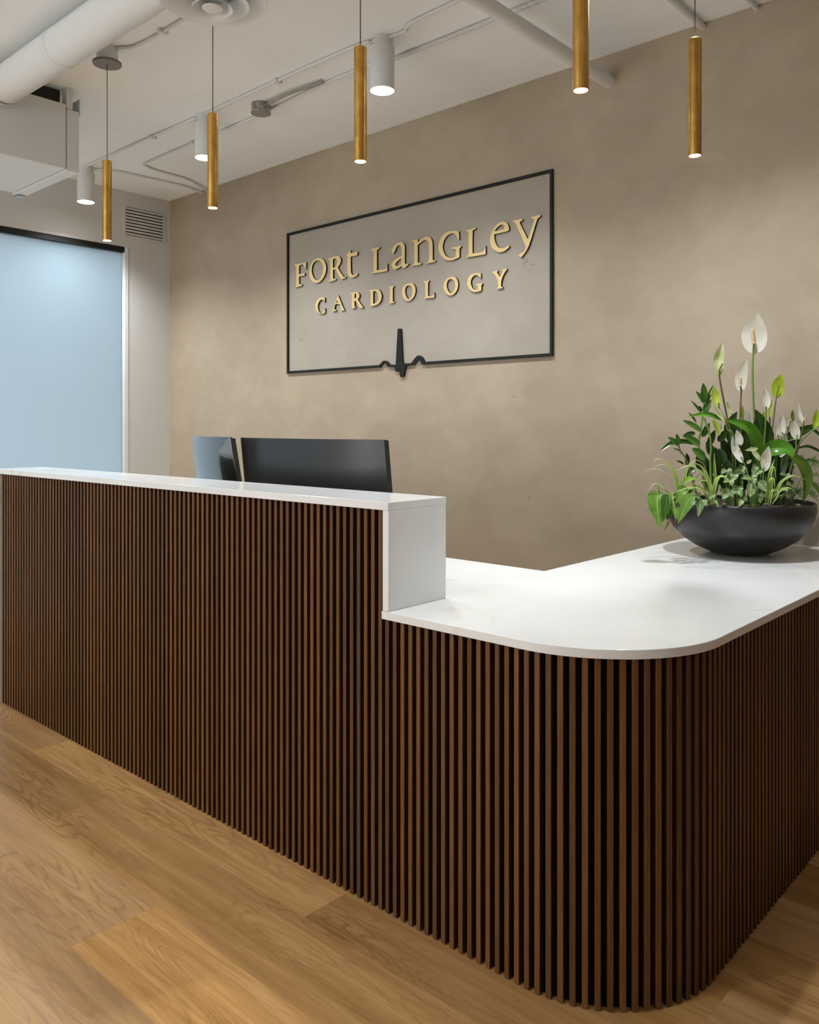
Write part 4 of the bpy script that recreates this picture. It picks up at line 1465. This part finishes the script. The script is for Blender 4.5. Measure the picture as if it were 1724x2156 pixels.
# --- white-veined nerve plants along the front
def nerve(leaves):
    lf = Leafy()
    for b, t_, hw, d in leaves:
        mid = ((b[0] + t_[0]) / 2, (b[1] + t_[1]) / 2 - 2)
        lf.blade(pp([b, mid, t_], d, d - 0.012), hw * PXM, 'nerve', 'ovate', 0.3, face=-FW + UP * 0.6)
        s0 = P(b[0], b[1], d)
        g0 = soilpt(b[0], d)
        if s0.z > g0.z:
            lf.stem([s0, s0.lerp(g0, 0.5) + FW * 0.004, g0], 0.0014, 'stem_green', seg=5)
    lf.build('nerve_plant', plant)


nerve([((1477, 1052), (1469, 1088), 6.5, -0.245), ((1480, 1052), (1484, 1066), 7, -0.24), ((1491, 1050), (1506, 1044), 3.5, -0.24), ((1503, 1052), (1513, 1069), 3.2, -0.245),
       ((1473, 1050), (1460, 1046), 5, -0.24), ((1474, 1047), (1466, 1036), 4, -0.23)])
A = []
for (cu, cv, cd) in [(1536, 1012, -0.17), (1552, 1034, -0.2), (1528, 1040, -0.21), (1545, 1000, -0.13), (1530, 990, -0.1)]:
    a0 = rp.uniform(0, 1.5)
    for k in range(4):
        a = a0 + k * PI / 2
        L_ = rp.uniform(13, 20)
        A.append(((cu, cv), (cu + L_ * math.cos(a), cv + L_ * 0.75 * math.sin(a)), rp.uniform(5, 7.5), cd - 0.01 * math.sin(a)))
nerve(A)
A = [((1583, 1016), (1578, 1047), 9.5, -0.235), ((1594, 1014), (1613, 1036), 10.5, -0.23), ((1582, 1008), (1560, 1008), 6.5, -0.22), ((1582, 1004), (1594, 1004), 5.5, -0.225), ((1586, 1006), (1588, 1020), 6, -0.235),
     ((1583, 995), (1598, 984), 6, -0.18), ((1591, 998), (1607, 993), 5, -0.19), ((1588, 990), (1584, 983), 8, -0.17), ((1561, 1052), (1556, 1066), 6, -0.235), ((1567, 1056), (1570, 1044), 5, -0.23)]
for (cu, cv, cd) in [(1600, 1046, -0.22), (1560, 990, -0.12), (1606, 1022, -0.17)]:
    a0 = rp.uniform(0, 1.5)
    for k in range(4):
        a = a0 + k * PI / 2
        L_ = rp.uniform(11, 17)
        A.append(((cu, cv), (cu + L_ * math.cos(a), cv + L_ * 0.7 * math.sin(a)), rp.uniform(4.5, 6.5), cd - 0.01 * math.sin(a)))
nerve(A)
A = []
for (cu, cv, cd) in [(1655, 1000, -0.05), (1668, 1022, -0.08), (1650, 1030, -0.1), (1665, 985, 0.0)]:
    for k in range(4):
        a = rp.uniform(0, 6.28)
        A.append(((cu, cv), (cu + 14 * math.cos(a), cv + 10 * math.sin(a)), 5.5, cd))
nerve(A)

# --- fine fern at the right
lf = Leafy()
for (u0, v0, u1, v1) in [(1690, 1000, 1724, 975), (1690, 1010, 1735, 1000), (1688, 1020, 1730, 1030), (1680, 1030, 1718, 1050), (1660, 1030, 1690, 1050), (1695, 985, 1716, 965), (1690, 1040, 1715, 1040), (1650, 1040, 1685, 1035)]:
    sp = smooth_path(pp([(u0, v0), ((u0 + u1) / 2, (v0 + v1) / 2 - 5), (u1, v1)], -0.02, -0.03), 10)
    lf.stem(sp, 0.0009, 'fern', seg=5)
    lf.stem([P(u0, v0, -0.02), soilpt(1660, -0.02)], 0.001, 'fern', seg=5)
    for i, p in enumerate(sp[2:]):
        for sgn in (-1, 1):
            dirv = (RT * rp.uniform(0.2, 0.8) + UP * sgn * rp.uniform(0.5, 1) - FW * rp.uniform(-0.5, 0.5)).normalized()
            q = p + dirv * rp.uniform(0.010, 0.022)
            lf.blade([p, p.lerp(q, 0.5) + UP * 0.001, q], 0.0011, 'fern', 'leaf', 0.1)
lf.build('fine_fern', plant)
